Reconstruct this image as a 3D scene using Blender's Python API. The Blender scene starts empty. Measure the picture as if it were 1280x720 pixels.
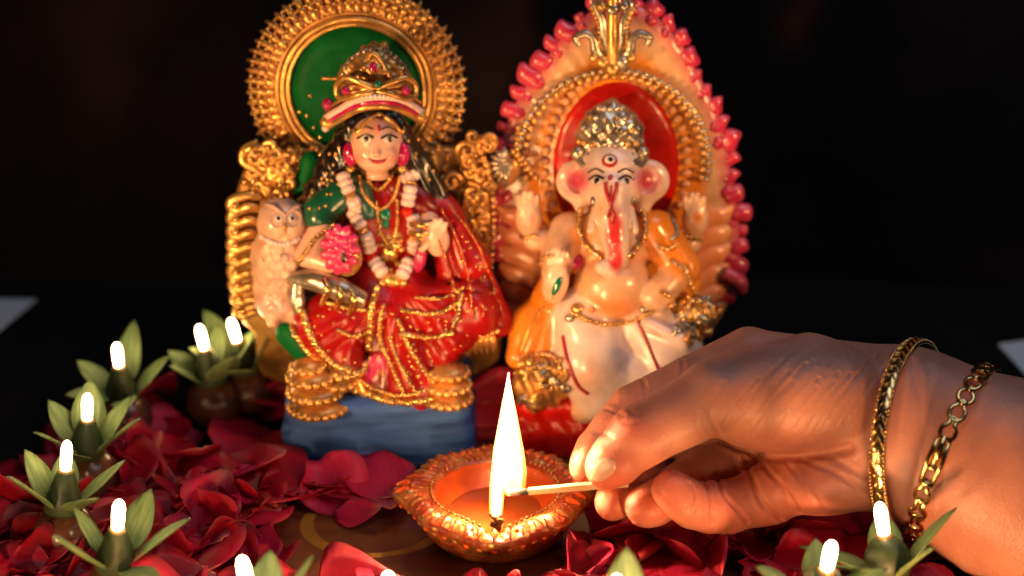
import bpy, bmesh, math, random
import numpy as np
import openvdb
from mathutils import Vector, Matrix, Quaternion
from mathutils.bvhtree import BVHTree

# ------------------------------------------------------------------ camera, world, lamps, exposure
S = 0.01                                   # everything below is written in centimetres
PITCH = math.radians(22.0)
FPX = 2000.0                               # focal length in pixels of the 1280 px wide photograph
CAM = np.array([0.0, -54.4, 32.2])
sc = bpy.context.scene
col = sc.collection
cam_d = bpy.data.cameras.new("camera")
cam_d.sensor_width = 36.0
cam_d.lens = 36.0 * FPX / 1280.0
cam_d.clip_start = 0.01
cam_d.clip_end = 50.0
cam_d.dof.use_dof = True
cam_d.dof.focus_distance = 0.598
cam_d.dof.aperture_fstop = 4.4
cam_d.dof.aperture_blades = 7
cam = bpy.data.objects.new("camera", cam_d)
cam.location = CAM * S
cam.rotation_euler = (math.radians(90) - PITCH, 0, 0)
col.objects.link(cam)
sc.camera = cam

world = bpy.data.worlds.new("World")
sc.world = world
world.use_nodes = True
world.node_tree.nodes["Background"].inputs[0].default_value = (0.55, 0.6, 0.75, 1)
world.node_tree.nodes["Background"].inputs[1].default_value = 0.012

def lamp(name, kind, loc, energy, color, size, target=None):
    d = bpy.data.lights.new(name, kind)
    d.energy = energy
    d.color = color
    if kind == 'AREA':
        d.size = size * S
    else:
        d.shadow_soft_size = size * S
    o = bpy.data.objects.new(name, d)
    o.location = np.array(loc) * S
    if target is not None:
        v = Vector(np.array(target, float) - np.array(loc, float))
        o.rotation_euler = v.to_track_quat('-Z', 'Y').to_euler()
    col.objects.link(o)
    return o

# the dim cool room light overhead, and the string of warm bulbs running on in front of the frame
lamp("room_lamp", 'AREA', (30, -10, 80), 1.5, (0.78, 0.86, 1.0), 50, (8, 0, 0))
lamp("string_light", 'POINT', (-10, -22, 2.5), 1.0, (1.0, 0.52, 0.21), 0.8)
lamp("string_light", 'POINT', (3, -24, 2.0), 0.80, (1.0, 0.52, 0.21), 0.8)
lamp("string_light", 'POINT', (12, -15, 0.9), 0.8, (1.0, 0.50, 0.20), 0.6)
lamp("string_light", 'POINT', (-20, -17, 5), 0.55, (1.0, 0.60, 0.30), 0.8)
# two added warm spots, no lamps of the place, brightening the figurines
for loc, aim, e_, ang in (((-36, -26, 13), (-2.0, 9, 11.0), 9.3, 27), ((34, -18, 22), (5.0, 9, 12.0), 4.8, 23)):
    l_ = lamp("added_figurine_spot", 'SPOT', loc, e_, (1.0, 0.50, 0.19), 1.2, aim)
    l_.data.spot_size = math.radians(ang); l_.data.spot_blend = 0.45

sc.view_settings.view_transform = 'Standard'
sc.view_settings.look = 'None'
sc.view_settings.exposure = 0.0
sc.view_settings.gamma = 1.0
sc.cycles.use_denoising = True
sc.cycles.use_adaptive_sampling = False
sc.cycles.max_bounces = 8
sc.cycles.sample_clamp_indirect = 4.0

# ------------------------------------------------------------------ pixel <-> place
RIGHT = np.array([1.0, 0, 0])
FWD = np.array([0, math.cos(PITCH), -math.sin(PITCH)])
UP = np.array([0, math.sin(PITCH), math.cos(PITCH)])

def ray(px, py):
    return FWD + (px - 640) / FPX * RIGHT + (360 - py) / FPX * UP
def D(px, py, depth):
    return CAM + ray(px, py) * depth
def W(px, py, y):                          # on the upright plane y
    r = ray(px, py); return CAM + r * ((y - CAM[1]) / r[1])
def G(px, py, z=0.0):                      # on the level plane z
    r = ray(px, py); return CAM + r * ((z - CAM[2]) / r[2])
def depth_of(p):
    return float(np.dot(np.asarray(p) - CAM, FWD))
def cm(px, p):                             # a length in pixels at the place p, in centimetres
    return px * depth_of(p) / FPX
def to_px(V):
    V = np.asarray(V) - CAM
    z = V @ FWD
    return 640 + FPX * (V @ RIGHT) / z, 360 - FPX * (V @ UP) / z

# ------------------------------------------------------------------ objects
ORG = {}
def tag(o, label=None, cat=None, group=None, kind=None):
    if label: o['label'] = label
    if cat: o['category'] = cat
    if group: o['group'] = group
    if kind: o['kind'] = kind
    return o

def thing(name, loc, label, cat, group=None):
    o = bpy.data.objects.new(name, None)
    o.empty_display_size = 0.01
    col.objects.link(o)
    o.location = np.asarray(loc, float) * S
    ORG[o.name] = np.asarray(loc, float)
    return tag(o, label, cat, group)

def mesh_data(name, V, F, mat, smooth=True, cols=None):
    V = np.asarray(V, float) * S
    me = bpy.data.meshes.new(name)
    me.from_pydata([tuple(v) for v in V], [], [tuple(int(i) for i in f) for f in F])
    if smooth:
        me.polygons.foreach_set('use_smooth', [True] * len(me.polygons))
    if cols is not None:
        a = me.color_attributes.new('Col', 'FLOAT_COLOR', 'POINT')
        c = np.ones((len(V), 4), np.float32)
        c[:, :3] = np.asarray(cols)[:, :3]
        a.data.foreach_set('color', c.ravel())
    me.materials.append(mat)
    me.update()
    return me

def mk(name, V, F, mat, parent=None, smooth=True, cols=None):
    V = np.asarray(V, float)
    org = ORG[parent.name] if parent is not None else np.zeros(3)
    o = bpy.data.objects.new(name, mesh_data(name, V - org, F, mat, smooth, cols))
    col.objects.link(o)
    if parent is not None:
        o.parent = parent
    ORG[o.name] = org.copy()
    return o

def inst(name, me, M, parent=None):
    """one more object on the mesh me; M is its place in the world, in centimetres"""
    o = bpy.data.objects.new(name, me)
    col.objects.link(o)
    org = ORG[parent.name] if parent is not None else np.zeros(3)
    m = M.copy()
    m.translation = (M.translation - Vector(org)) * S
    if parent is not None:
        o.parent = parent
    o.matrix_basis = m
    ORG[o.name] = np.array(M.translation)
    return o

# ------------------------------------------------------------------ shapes
def merge(parts):
    V, F, n = [], [], 0
    for v, f in parts:
        V.append(np.asarray(v, float)); F += [tuple(i + n for i in q) for q in f]; n += len(v)
    return np.concatenate(V), F

def sphere(nu=12, nv=8):
    V = [(0, 0, 1.0)]
    for j in range(1, nv):
        a = math.pi * j / nv
        for i in range(nu):
            b = 2 * math.pi * i / nu
            V.append((math.sin(a) * math.cos(b), math.sin(a) * math.sin(b), math.cos(a)))
    V.append((0, 0, -1.0))
    F = [(0, 1 + i, 1 + (i + 1) % nu) for i in range(nu)]
    for j in range(nv - 2):
        for i in range(nu):
            a = 1 + j * nu + i; b = 1 + j * nu + (i + 1) % nu
            F.append((a, a + nu, b + nu, b))
    L = len(V) - 1
    F += [(1 + (nv - 2) * nu + i, L, 1 + (nv - 2) * nu + (i + 1) % nu) for i in range(nu)]
    return np.array(V), F
SPH = sphere()
SPH_S = sphere(8, 6)

def frame_from(axis, up=(0, 0, 1)):
    z = np.asarray(axis, float); z = z / np.linalg.norm(z)
    u = np.asarray(up, float)
    if abs(np.dot(u, z)) > 0.98: u = np.array([1.0, 0, 0])
    x = np.cross(u, z); x /= np.linalg.norm(x)
    return np.stack([x, np.cross(z, x), z], 1)

def ell(c, r, R=None, base=SPH):
    v = base[0] * np.asarray(r, float)
    if R is not None: v = v @ np.asarray(R).T
    return v + np.asarray(c, float), base[1]

def beads(pts, r, base=SPH_S, squash=1.0):
    rr = r if hasattr(r, '__len__') else [r] * len(pts)
    return merge([ell(p, (q, q, q * squash), None, base) for p, q in zip(pts, rr)])

def spline(pts, n=6, closed=False):
    P = [np.asarray(p, float) for p in pts]
    if len(P) < 3 and not closed:
        return np.array([P[0] + (P[-1] - P[0]) * t for t in np.linspace(0, 1, n + 1)])
    out = []
    m = len(P)
    for i in range(m if closed else m - 1):
        if closed:
            a, b, c, d = P[(i - 1) % m], P[i], P[(i + 1) % m], P[(i + 2) % m]
        else:
            b, c = P[i], P[i + 1]
            a = P[i - 1] if i else 2 * b - c
            d = P[i + 2] if i + 2 < m else 2 * c - b
        for k in range(n):
            t = k / n
            out.append(0.5 * (2 * b + (c - a) * t + (2 * a - 5 * b + 4 * c - d) * t * t + (3 * b - a - 3 * c + d) * t ** 3))
    if not closed: out.append(P[-1])
    return np.array(out)

def resample(path, step):
    path = np.asarray(path, float)
    seg = np.linalg.norm(np.diff(path, axis=0), axis=1)
    s = np.concatenate([[0], np.cumsum(seg)])
    n = max(2, int(round(s[-1] / step)) + 1)
    t = np.linspace(0, s[-1], n)
    return np.stack([np.interp(t, s, path[:, i]) for i in range(path.shape[1])], 1)

def tube(path, r, n=8, closed=False, flat=1.0, up=(0, 1, 0)):
    """a tube along path; flat < 1 thins it along 'up'"""
    P = np.asarray(path, float); m = len(P)
    rr = np.asarray(r if hasattr(r, '__len__') else [r] * m, float)
    if len(rr) != m: rr = np.interp(np.linspace(0, 1, m), np.linspace(0, 1, len(rr)), rr)
    if closed: T = np.roll(P, -1, 0) - np.roll(P, 1, 0)
    else: T = np.gradient(P, axis=0)
    T /= np.linalg.norm(T, axis=1)[:, None] + 1e-9
    upv = np.asarray(up, float)
    V = []
    for i in range(m):
        a = np.cross(T[i], upv)
        if np.linalg.norm(a) < 1e-3: a = np.cross(T[i], np.array([0.3, 0.2, 1.0]))
        a /= np.linalg.norm(a); b = np.cross(a, T[i])
        for k in range(n):
            q = 2 * math.pi * k / n
            V.append(P[i] + rr[i] * (math.cos(q) * a + math.sin(q) * flat * b))
    F = []
    for i in range(m if closed else m - 1):
        j = (i + 1) % m
        for k in range(n):
            F.append((i * n + k, i * n + (k + 1) % n, j * n + (k + 1) % n, j * n + k))
    if not closed:
        F.append(tuple(range(n - 1, -1, -1))); F.append(tuple((m - 1) * n + k for k in range(n)))
    return np.array(V), F

def lathe(prof, n=32, c=(0, 0, 0), R=None):
    V, F = [], []
    m = len(prof)
    for r, z in prof:
        for k in range(n):
            a = 2 * math.pi * k / n
            V.append((r * math.cos(a), r * math.sin(a), z))
    for i in range(m - 1):
        for k in range(n):
            F.append((i * n + k, i * n + (k + 1) % n, (i + 1) * n + (k + 1) % n, (i + 1) * n + k))
    F.append(tuple(range(n - 1, -1, -1))); F.append(tuple((m - 1) * n + k for k in range(n)))
    V = np.array(V)
    if R is not None: V = V @ np.asarray(R).T
    return V + np.asarray(c, float), F

def slab(out, depth, bevel=0.08):
    """closed outline (Nx3, in an upright plane, counter-clockwise from the front) thickened along +y with a bevelled rim"""
    P = np.asarray(out, float); n = len(P); c = P.mean(0)
    d = P - c; L = np.linalg.norm(d, axis=1)[:, None]
    ins = c + d * (1 - bevel / L)
    y = np.array([0, 1.0, 0])
    rings = [ins, P + y * bevel, P + y * (depth - bevel), ins + y * depth]
    V = np.concatenate(rings); F = []
    for r in range(3):
        for k in range(n):
            F.append((r * n + k, r * n + (k + 1) % n, (r + 1) * n + (k + 1) % n, (r + 1) * n + k))
    V = np.concatenate([V, [c], [c + y * depth]])
    for k in range(n):
        F.append((4 * n, (k + 1) % n, k)); F.append((4 * n + 1, 3 * n + k, 3 * n + (k + 1) % n))
    return V, F

# ------------------------------------------------------------------ sculpting with distance fields
class Clay:
    def __init__(s, lo, hi, h):
        s.h = h
        s.lo = np.asarray(lo, float) - 4 * h
        s.n = np.ceil((np.asarray(hi, float) + 4 * h - s.lo) / h).astype(int) + 1
        s.f = np.full(s.n, 9.0, np.float32)
        s.ax = [(s.lo[i] + np.arange(s.n[i]) * h).astype(np.float32) for i in range(3)]
        s.prims = []
        s.stack = []
    def begin(s):
        s.stack.append(s.f); s.f = np.full(s.n, 9.0, np.float32)
    def end(s, k):
        a = s.stack.pop(); b = s.f
        hh = np.clip(0.5 + 0.5 * (b - a) / k, 0, 1)
        s.f = b + (a - b) * hh - k * hh * (1 - hh)
    def _do(s, lo, hi, fn, k, sub, colour):
        i0 = np.clip(np.floor((np.asarray(lo) - s.lo) / s.h).astype(int), 0, s.n - 1)
        i1 = np.clip(np.ceil((np.asarray(hi) - s.lo) / s.h).astype(int) + 1, 1, s.n)
        if np.any(i1 <= i0): return
        sl = tuple(slice(a, b) for a, b in zip(i0, i1))
        X = s.ax[0][i0[0]:i1[0], None, None]; Y = s.ax[1][None, i0[1]:i1[1], None]; Z = s.ax[2][None, None, i0[2]:i1[2]]
        d = fn(X, Y, Z).astype(np.float32)
        a = s.f[sl]
        if sub:
            hh = np.clip(0.5 - 0.5 * (a + d) / k, 0, 1)
            s.f[sl] = a + (-d - a) * hh + k * hh * (1 - hh)
        else:
            hh = np.clip(0.5 + 0.5 * (d - a) / k, 0, 1)
            s.f[sl] = d + (a - d) * hh - k * hh * (1 - hh)
            if colour is not None: s.prims.append((fn, colour))
    def cap(s, a, b, ra, rb=None, k=0.15, sub=False, colour=None, flat=1.0, fax=FWD):
        a = np.asarray(a, np.float32); b = np.asarray(b, np.float32)
        rb = ra if rb is None else rb
        m = max(ra, rb) + k + 5 * s.h
        fx = np.asarray(fax, np.float32); q = flat - 1
        ab = b - a; ab = ab + q * np.dot(ab, fx) * fx; L = float(ab @ ab) + 1e-9
        def fn(X, Y, Z):
            x, y, z = X - a[0], Y - a[1], Z - a[2]
            if q:
                w = (x * fx[0] + y * fx[1] + z * fx[2]) * q
                x, y, z = x + w * fx[0], y + w * fx[1], z + w * fx[2]
            t = np.clip((x * ab[0] + y * ab[1] + z * ab[2]) / L, 0, 1)
            return np.sqrt((x - t * ab[0]) ** 2 + (y - t * ab[1]) ** 2 + (z - t * ab[2]) ** 2) - (ra + (rb - ra) * t)
        s._do(np.minimum(a, b) - m, np.maximum(a, b) + m, fn, k, sub, colour)
    def chain(s, pts, k=0.12, colour=None, flat=1.0):
        for (p, r), (q, t) in zip(pts[:-1], pts[1:]): s.cap(p, q, r, t, k, False, colour, flat)
    def ell(s, c, r, R=None, k=0.15, sub=False, colour=None):
        c = np.asarray(c, np.float32); r = np.asarray(r, np.float32)
        R = np.eye(3) if R is None else np.asarray(R)
        m = float(r.max()) + k + 5 * s.h
        def fn(X, Y, Z):
            x, y, z = X - c[0], Y - c[1], Z - c[2]
            l = [x * R[0, i] + y * R[1, i] + z * R[2, i] for i in range(3)]
            k0 = np.sqrt(sum((l[i] / r[i]) ** 2 for i in range(3)))
            k1 = np.sqrt(sum((l[i] / r[i] ** 2) ** 2 for i in range(3))) + 1e-6
            return k0 * (k0 - 1) / k1
        s._do(c - m, c + m, fn, k, sub, colour)
    def box(s, c, half, rnd=0.2, k=0.1, colour=None):
        c = np.asarray(c, np.float32); hf = np.asarray(half, np.float32) - rnd
        m = float(max(half)) + k + 5 * s.h
        def fn(X, Y, Z):
            x, y, z = np.abs(X - c[0]) - hf[0], np.abs(Y - c[1]) - hf[1], np.abs(Z - c[2]) - hf[2]
            return np.sqrt(np.maximum(x, 0) ** 2 + np.maximum(y, 0) ** 2 + np.maximum(z, 0) ** 2) + np.minimum(np.maximum(x, np.maximum(y, z)), 0) - rnd
        s._do(c - np.asarray(half) - k - 5 * s.h, c + np.asarray(half) + k + 5 * s.h, fn, k, False, colour)
    def mesh(s):
        b = 4 * s.h
        g = openvdb.FloatGrid(b)
        g.copyFromArray(np.clip(s.f, -b, b))
        P, Q = g.convertToQuads(isovalue=0.0)
        V = s.lo + np.asarray(P, float) * s.h
        F = np.asarray(Q)
        a, c, d = V[F[:, 0]], V[F[:, 1]], V[F[:, 2]]
        if np.einsum('ij,ij->i', a, np.cross(c, d)).sum() + 0 < np.einsum('ij,ij->i', V.mean(0)[None] * np.ones_like(a), np.cross(c - a, d - a)).sum():
            F = F[:, ::-1]
        return V, F
    def colours(s, V, soft=0.05, paint=()):
        A = np.zeros((len(V), 3)); wsum = np.zeros(len(V))
        x, y, z = [V[:, i].astype(np.float32) for i in range(3)]
        ds = [np.asarray(fn(x, y, z)).ravel() for fn, c in s.prims]
        mn = np.min(ds, axis=0)
        for dd, (fn, c) in zip(ds, s.prims):
            w = np.exp(-np.clip((dd - mn) / soft, 0, 60)); A += w[:, None] * np.asarray(c[:3]); wsum += w
        A /= wsum[:, None]
        if len(paint):
            px, py = to_px(V)
            for (cx, cy, rx, ry, rot, c, sf) in paint:
                a = math.radians(rot)
                u = ((px - cx) * math.cos(a) + (py - cy) * math.sin(a)) / rx
                v = (-(px - cx) * math.sin(a) + (py - cy) * math.cos(a)) / ry
                w = np.clip((1 - np.sqrt(u * u + v * v)) / sf, 0, 1)[:, None]
                A = A * (1 - w) + np.asarray(c[:3]) * w
        return A

def normals(V, F):
    F = np.asarray(F)
    N = np.zeros_like(V)
    fn = np.cross(V[F[:, 2]] - V[F[:, 0]], V[F[:, 3]] - V[F[:, 1]])
    for i in range(4): np.add.at(N, F[:, i], fn)
    return N / (np.linalg.norm(N, axis=1)[:, None] + 1e-12)

class Surf:
    """the faces of sculpted parts, to set ornaments on the side that faces the room"""
    def __init__(s): s.t = []
    def add(s, V, F): s.t.append(BVHTree.FromPolygons([tuple(v) for v in V], [tuple(int(i) for i in f) for f in F]))
    def hit(s, px, py, off=0.0, fallback=8.0):
        d = Vector(ray(px, py)).normalized(); best = None
        for t in s.t:
            loc, nor, i, dist = t.ray_cast(Vector(CAM), d)
            if loc is not None and (best is None or dist < best[2]): best = (loc, nor, dist)
        if best is None:
            return W(px, py, fallback), np.array([0, -1.0, 0])
        n = np.array(best[1]); n = n / np.linalg.norm(n)
        if np.dot(n, FWD) > 0: n = -n
        return np.array(best[0]) + n * off, n
    def line(s, pts, off=0.0, n=8, fallback=8.0, smooth=2):
        q = spline([(a, b, 0) for a, b in pts], n)
        P = np.array([s.hit(a[0], a[1], off, fallback)[0] for a in q])
        for _ in range(smooth):
            P[1:-1] = 0.25 * P[:-2] + 0.5 * P[1:-1] + 0.25 * P[2:]
        return P

# ------------------------------------------------------------------ materials
def new_mat(name):
    m = bpy.data.materials.new(name); m.use_nodes = True
    return m, m.node_tree.nodes, m.node_tree.links, m.node_tree.nodes["Principled BSDF"]

def noise_bump(N, L, bs, scale, strength, dist=0.0005, detail=4.0, coord='Object'):
    tc = N.new('ShaderNodeTexCoord'); nz = N.new('ShaderNodeTexNoise'); bp = N.new('ShaderNodeBump')
    nz.inputs['Scale'].default_value = scale; nz.inputs['Detail'].default_value = detail
    bp.inputs['Strength'].default_value = strength; bp.inputs['Distance'].default_value = dist
    L.new(tc.outputs[coord], nz.inputs['Vector']); L.new(nz.outputs['Fac'], bp.inputs['Height'])
    L.new(bp.outputs['Normal'], bs.inputs['Normal'])
    return tc, nz, bp

def mottled(N, L, vec, scale, c1, c2, lo=0.35, hi=0.65, detail=4.0):
    nz = N.new('ShaderNodeTexNoise'); nz.inputs['Scale'].default_value = scale; nz.inputs['Detail'].default_value = detail
    rp = N.new('ShaderNodeValToRGB')
    rp.color_ramp.elements[0].position = lo; rp.color_ramp.elements[1].position = hi
    rp.color_ramp.elements[0].color = (*c1, 1); rp.color_ramp.elements[1].color = (*c2, 1)
    if vec is not None: L.new(vec, nz.inputs['Vector'])
    L.new(nz.outputs['Fac'], rp.inputs['Fac'])
    return rp

def plain(name, c, rough=0.4, metal=0.0, coat=0.0, var=0.25, scale=260, bump=0.3, sss=0.0, c2=None, spec=0.5):
    m, N, L, b = new_mat(name)
    tc, nz, bp = noise_bump(N, L, b, scale, bump)
    c2 = tuple(x * (1 - var) for x in c) if c2 is None else c2
    rp = mottled(N, L, tc.outputs['Object'], scale * 0.35, c2, c)
    L.new(rp.outputs['Color'], b.inputs['Base Color'])
    b.inputs['Roughness'].default_value = rough; b.inputs['Metallic'].default_value = metal
    b.inputs['Coat Weight'].default_value = coat; b.inputs['Coat Roughness'].default_value = 0.12
    b.inputs['Specular IOR Level'].default_value = spec
    if sss:
        b.inputs['Subsurface Weight'].default_value = sss
        b.inputs['Subsurface Radius'].default_value = (1.0, 0.4, 0.2)
        b.inputs['Subsurface Scale'].default_value = 0.002
    return m

def painted(name, rough=0.28, coat=0.5, sss=0.12, bump=0.35, spec=0.5):
    m, N, L, b = new_mat(name)
    at = N.new('ShaderNodeAttribute'); at.attribute_name = 'Col'
    tc, nz, bp = noise_bump(N, L, b, 240, bump, 0.0006)
    mx = N.new('ShaderNodeMix'); mx.data_type = 'RGBA'; mx.blend_type = 'MULTIPLY'; mx.inputs[0].default_value = 0.55
    rp = mottled(N, L, tc.outputs['Object'], 120, (0.6, 0.55, 0.55), (1, 1, 1), 0.3, 0.6)
    L.new(at.outputs['Color'], mx.inputs[6]); L.new(rp.outputs['Color'], mx.inputs[7])
    L.new(mx.outputs[2], b.inputs['Base Color'])
    b.inputs['Roughness'].default_value = rough; b.inputs['Specular IOR Level'].default_value = spec
    b.inputs['Coat Weight'].default_value = coat; b.inputs['Coat Roughness'].default_value = 0.15
    if sss:
        b.inputs['Subsurface Weight'].default_value = sss
        b.inputs['Subsurface Radius'].default_value = (1.0, 0.45, 0.25)
        b.inputs['Subsurface Scale'].default_value = 0.002
    return m

M = {}
M['paint'] = painted('enamel_paint')
M['gold'] = plain('gold_paint', (0.95, 0.55, 0.17), 0.27, 0.7, 0.0, 0.5, 320, 0.6)
M['old_gold'] = plain('worn_gold_paint', (0.78, 0.40, 0.12), 0.34, 0.6, 0.15, 0.65, 300, 0.7)
M['silver'] = plain('silver_gold_paint', (0.62, 0.54, 0.43), 0.27, 0.75, 0.0, 0.6, 300, 0.6)
M['bright_gold'] = plain('bright_gold', (0.95, 0.60, 0.20), 0.22, 0.95, 0.0, 0.25, 320, 0.4)
M['green'] = plain('green_enamel', (0.004, 0.13, 0.03), 0.45, 0, 0.0, 0.5, 160, 0.35, spec=0.05)
M['gem_green'] = plain('green_gem', (0.0, 0.16, 0.09), 0.08, 0, 0.8, 0.3)
M['gem_pink'] = plain('magenta_gem', (0.50, 0.008, 0.12), 0.10, 0, 0.8, 0.4)
M['pink'] = plain('pink_enamel', (0.62, 0.03, 0.16), 0.25, 0, 0.5, 0.3, 260, 0.4)
M['red'] = plain('red_enamel', (0.60, 0.010, 0.005), 0.30, 0, 0.15, 0.45, 140, 0.6, spec=0.3)
M['dark_red'] = plain('maroon_enamel', (0.13, 0.006, 0.012), 0.3, 0, 0.4, 0.4)
M['white'] = plain('white_pink_clay', (0.84, 0.66, 0.64), 0.45, 0, 0.1, 0.2, 260, 0.5)
M['black'] = plain('black_paint', (0.012, 0.009, 0.009), 0.25, 0, 0.4, 0.4)
M['brow'] = plain('brown_line_paint', (0.05, 0.02, 0.015), 0.4)
M['eye_white'] = plain('eye_white_paint', (0.75, 0.68, 0.62), 0.25, 0, 0.4, 0.1)
M['lip'] = plain('red_lip_paint', (0.42, 0.02, 0.03), 0.25, 0, 0.4, 0.2)
M['wing'] = plain('peach_orange_enamel', (0.80, 0.37, 0.15), 0.3, 0, 0.4, 0.2, 120, 0.4, 0.1, (0.76, 0.26, 0.11))
m, N, L, b = new_mat('blue_brushed_paint')
tc = N.new('ShaderNodeTexCoord'); mp = N.new('ShaderNodeMapping'); mp.inputs['Scale'].default_value = (10, 10, 75)
L.new(tc.outputs['Object'], mp.inputs['Vector'])
rp = mottled(N, L, mp.outputs['Vector'], 3.2, (0.022, 0.06, 0.24), (0.05, 0.15, 0.52), 0.34, 0.62, 8)
L.new(rp.outputs['Color'], b.inputs['Base Color']); b.inputs['Roughness'].default_value = 0.62; b.inputs['Specular IOR Level'].default_value = 0.3
bp = N.new('ShaderNodeBump'); bp.inputs['Strength'].default_value = 0.5; bp.inputs['Distance'].default_value = 0.0008
L.new(rp.outputs['Color'], bp.inputs['Height']); L.new(bp.outputs['Normal'], b.inputs['Normal'])
M['blue'] = m

# ================================================================== the setting
rng = random.Random(7)
nrng = np.random.default_rng(11)

def cloth_mat(name, c, rough):
    m, N, L, b = new_mat(name)
    tc = N.new('ShaderNodeTexCoord'); wv = N.new('ShaderNodeTexNoise'); wv.inputs['Scale'].default_value = 900
    bp = N.new('ShaderNodeBump'); bp.inputs['Strength'].default_value = 0.4; bp.inputs['Distance'].default_value = 0.0004
    L.new(tc.outputs['Object'], wv.inputs['Vector']); L.new(wv.outputs['Fac'], bp.inputs['Height']); L.new(bp.outputs['Normal'], b.inputs['Normal'])
    rp = mottled(N, L, tc.outputs['Object'], 25, tuple(x * 0.6 for x in c), c, 0.3, 0.7)
    L.new(rp.outputs['Color'], b.inputs['Base Color']); b.inputs['Roughness'].default_value = rough
    b.inputs['Specular IOR Level'].default_value = 0.2
    return m
M['backdrop'] = cloth_mat('dark_backdrop_cloth', (0.014, 0.007, 0.009), 0.95)
M['table'] = cloth_mat('black_table_cloth', (0.006, 0.004, 0.0045), 0.9)

def sheet(x0, x1, y0, y1, nx, ny, fn):
    xs = np.linspace(x0, x1, nx); ys = np.linspace(y0, y1, ny)
    V = np.array([fn(x, y) for y in ys for x in xs])
    F = [(j * nx + i, j * nx + i + 1, (j + 1) * nx + i + 1, (j + 1) * nx + i) for j in range(ny - 1) for i in range(nx - 1)]
    return V, F
V, F = sheet(-130, 130, -60, 40, 40, 20, lambda x, y: (x, y, -0.32 + 0.02 * math.sin(x * 0.11 + y * 0.07)))
tag(mk('table_surface', V, F, M['table']), kind='structure')
V, F = sheet(-130, 130, -1.2, 95, 90, 24, lambda x, z: (x, 27 + 0.5 * math.sin(x * 0.16 + 0.6 * math.sin(z * 0.05)) + 0.25 * math.sin(x * 0.37 + 1), z))
tag(mk('backdrop_wall', V, F, M['backdrop']), kind='structure')

# the low lacquered board that everything stands on
m, N, L, b = new_mat('brown_lacquered_board')
tc = N.new('ShaderNodeTexCoord')
mp = N.new('ShaderNodeMapping'); mp.inputs['Scale'].default_value = (6, 60, 20)
L.new(tc.outputs['Object'], mp.inputs['Vector'])
rp = mottled(N, L, mp.outputs['Vector'], 2.2, (0.085, 0.020, 0.010), (0.20, 0.060, 0.022), 0.3, 0.7, 8)
L.new(rp.outputs['Color'], b.inputs['Base Color'])
b.inputs['Roughness'].default_value = 0.38; b.inputs['Coat Weight'].default_value = 0.2
bp = N.new('ShaderNodeBump'); bp.inputs['Strength'].default_value = 0.25; bp.inputs['Distance'].default_value = 0.0005
L.new(rp.outputs['Color'], bp.inputs['Height']); L.new(bp.outputs['Normal'], b.inputs['Normal'])
M['board'] = m
board = thing('wooden_board', (0, 0, 0), 'thin round brown lacquered board under the clay lamp, figurines and petals', 'board')
n = 72
outl = [(0.0 + 14.6 * math.cos(2 * math.pi * k / n), -2.2 + 14.6 * math.sin(2 * math.pi * k / n)) for k in range(n)]
V = [(x, y, -0.29) for x, y in outl] + [(x, y, -0.06) for x, y in outl] + [(x * 0.996, -2.2 + (y + 2.2) * 0.996, 0.0) for x, y in outl]
F = [tuple(range(2 * n, 3 * n)), tuple(range(n - 1, -1, -1))]
for r in range(2):
    F += [(r * n + k, r * n + (k + 1) % n, (r + 1) * n + (k + 1) % n, (r + 1) * n + k) for k in range(n)]
mk('board_top', V, F, M['board'], board, smooth=False)
# painted ochre ring on the board
M['ochre'] = plain('ochre_line_paint', (0.42, 0.20, 0.02), 0.45, 0, 0.1, 0.35, 200, 0.4)
rc = G(470, 655); V = []; F = []
for k in range(49):
    a = 2 * math.pi * k / 48
    for r in (2.35 + 0.05 * math.sin(3 * a), 2.80 + 0.06 * math.sin(2 * a + 1)):
        V.append((rc[0] + r * 1.05 * math.cos(a), rc[1] + 0.1 + r * 0.95 * math.sin(a), 0.012))
F = [(2 * k, 2 * k + 1, 2 * k + 3, 2 * k + 2) for k in range(48)]
mk('painted_ring', V, F, M['ochre'], board)
# a painted drop beside it
p0 = G(318, 655)
V, F = lathe([(0.42, 0), (0.30, 0.02), (0.05, 0.026)], 16, (p0[0], p0[1], 0.003))
mk('painted_dot', V, F, M['ochre'], board)

# pale paper sheets lying behind on the table cloth
M['paper'] = plain('pale_paper', (0.75, 0.78, 0.85), 0.8, 0, 0, 0.08, 40, 0.2)
def paper(pts, label):
    P = [G(x, y, -0.29) for x, y in pts]
    n = len(P)
    V = [tuple(p) for p in P] + [(p[0], p[1], p[2] + 0.05) for p in P]
    F = [tuple(range(n, 2 * n)), tuple(range(n - 1, -1, -1))] + [(k, (k + 1) % n, n + (k + 1) % n, n + k) for k in range(n)]
    o = mk('paper_sheet', V, F, M['paper'], None, False)
    return tag(o, label, 'paper')
paper([(-120, 400), (-90, 374), (46, 375), (2, 412), (-20, 432)], 'pale sheet of paper on the dark cloth behind the flower lights')
paper([(1248, 431), (1300, 424), (1420, 440), (1420, 520), (1290, 478)], 'pale sheet of paper on the dark cloth beyond the wrist')

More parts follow.
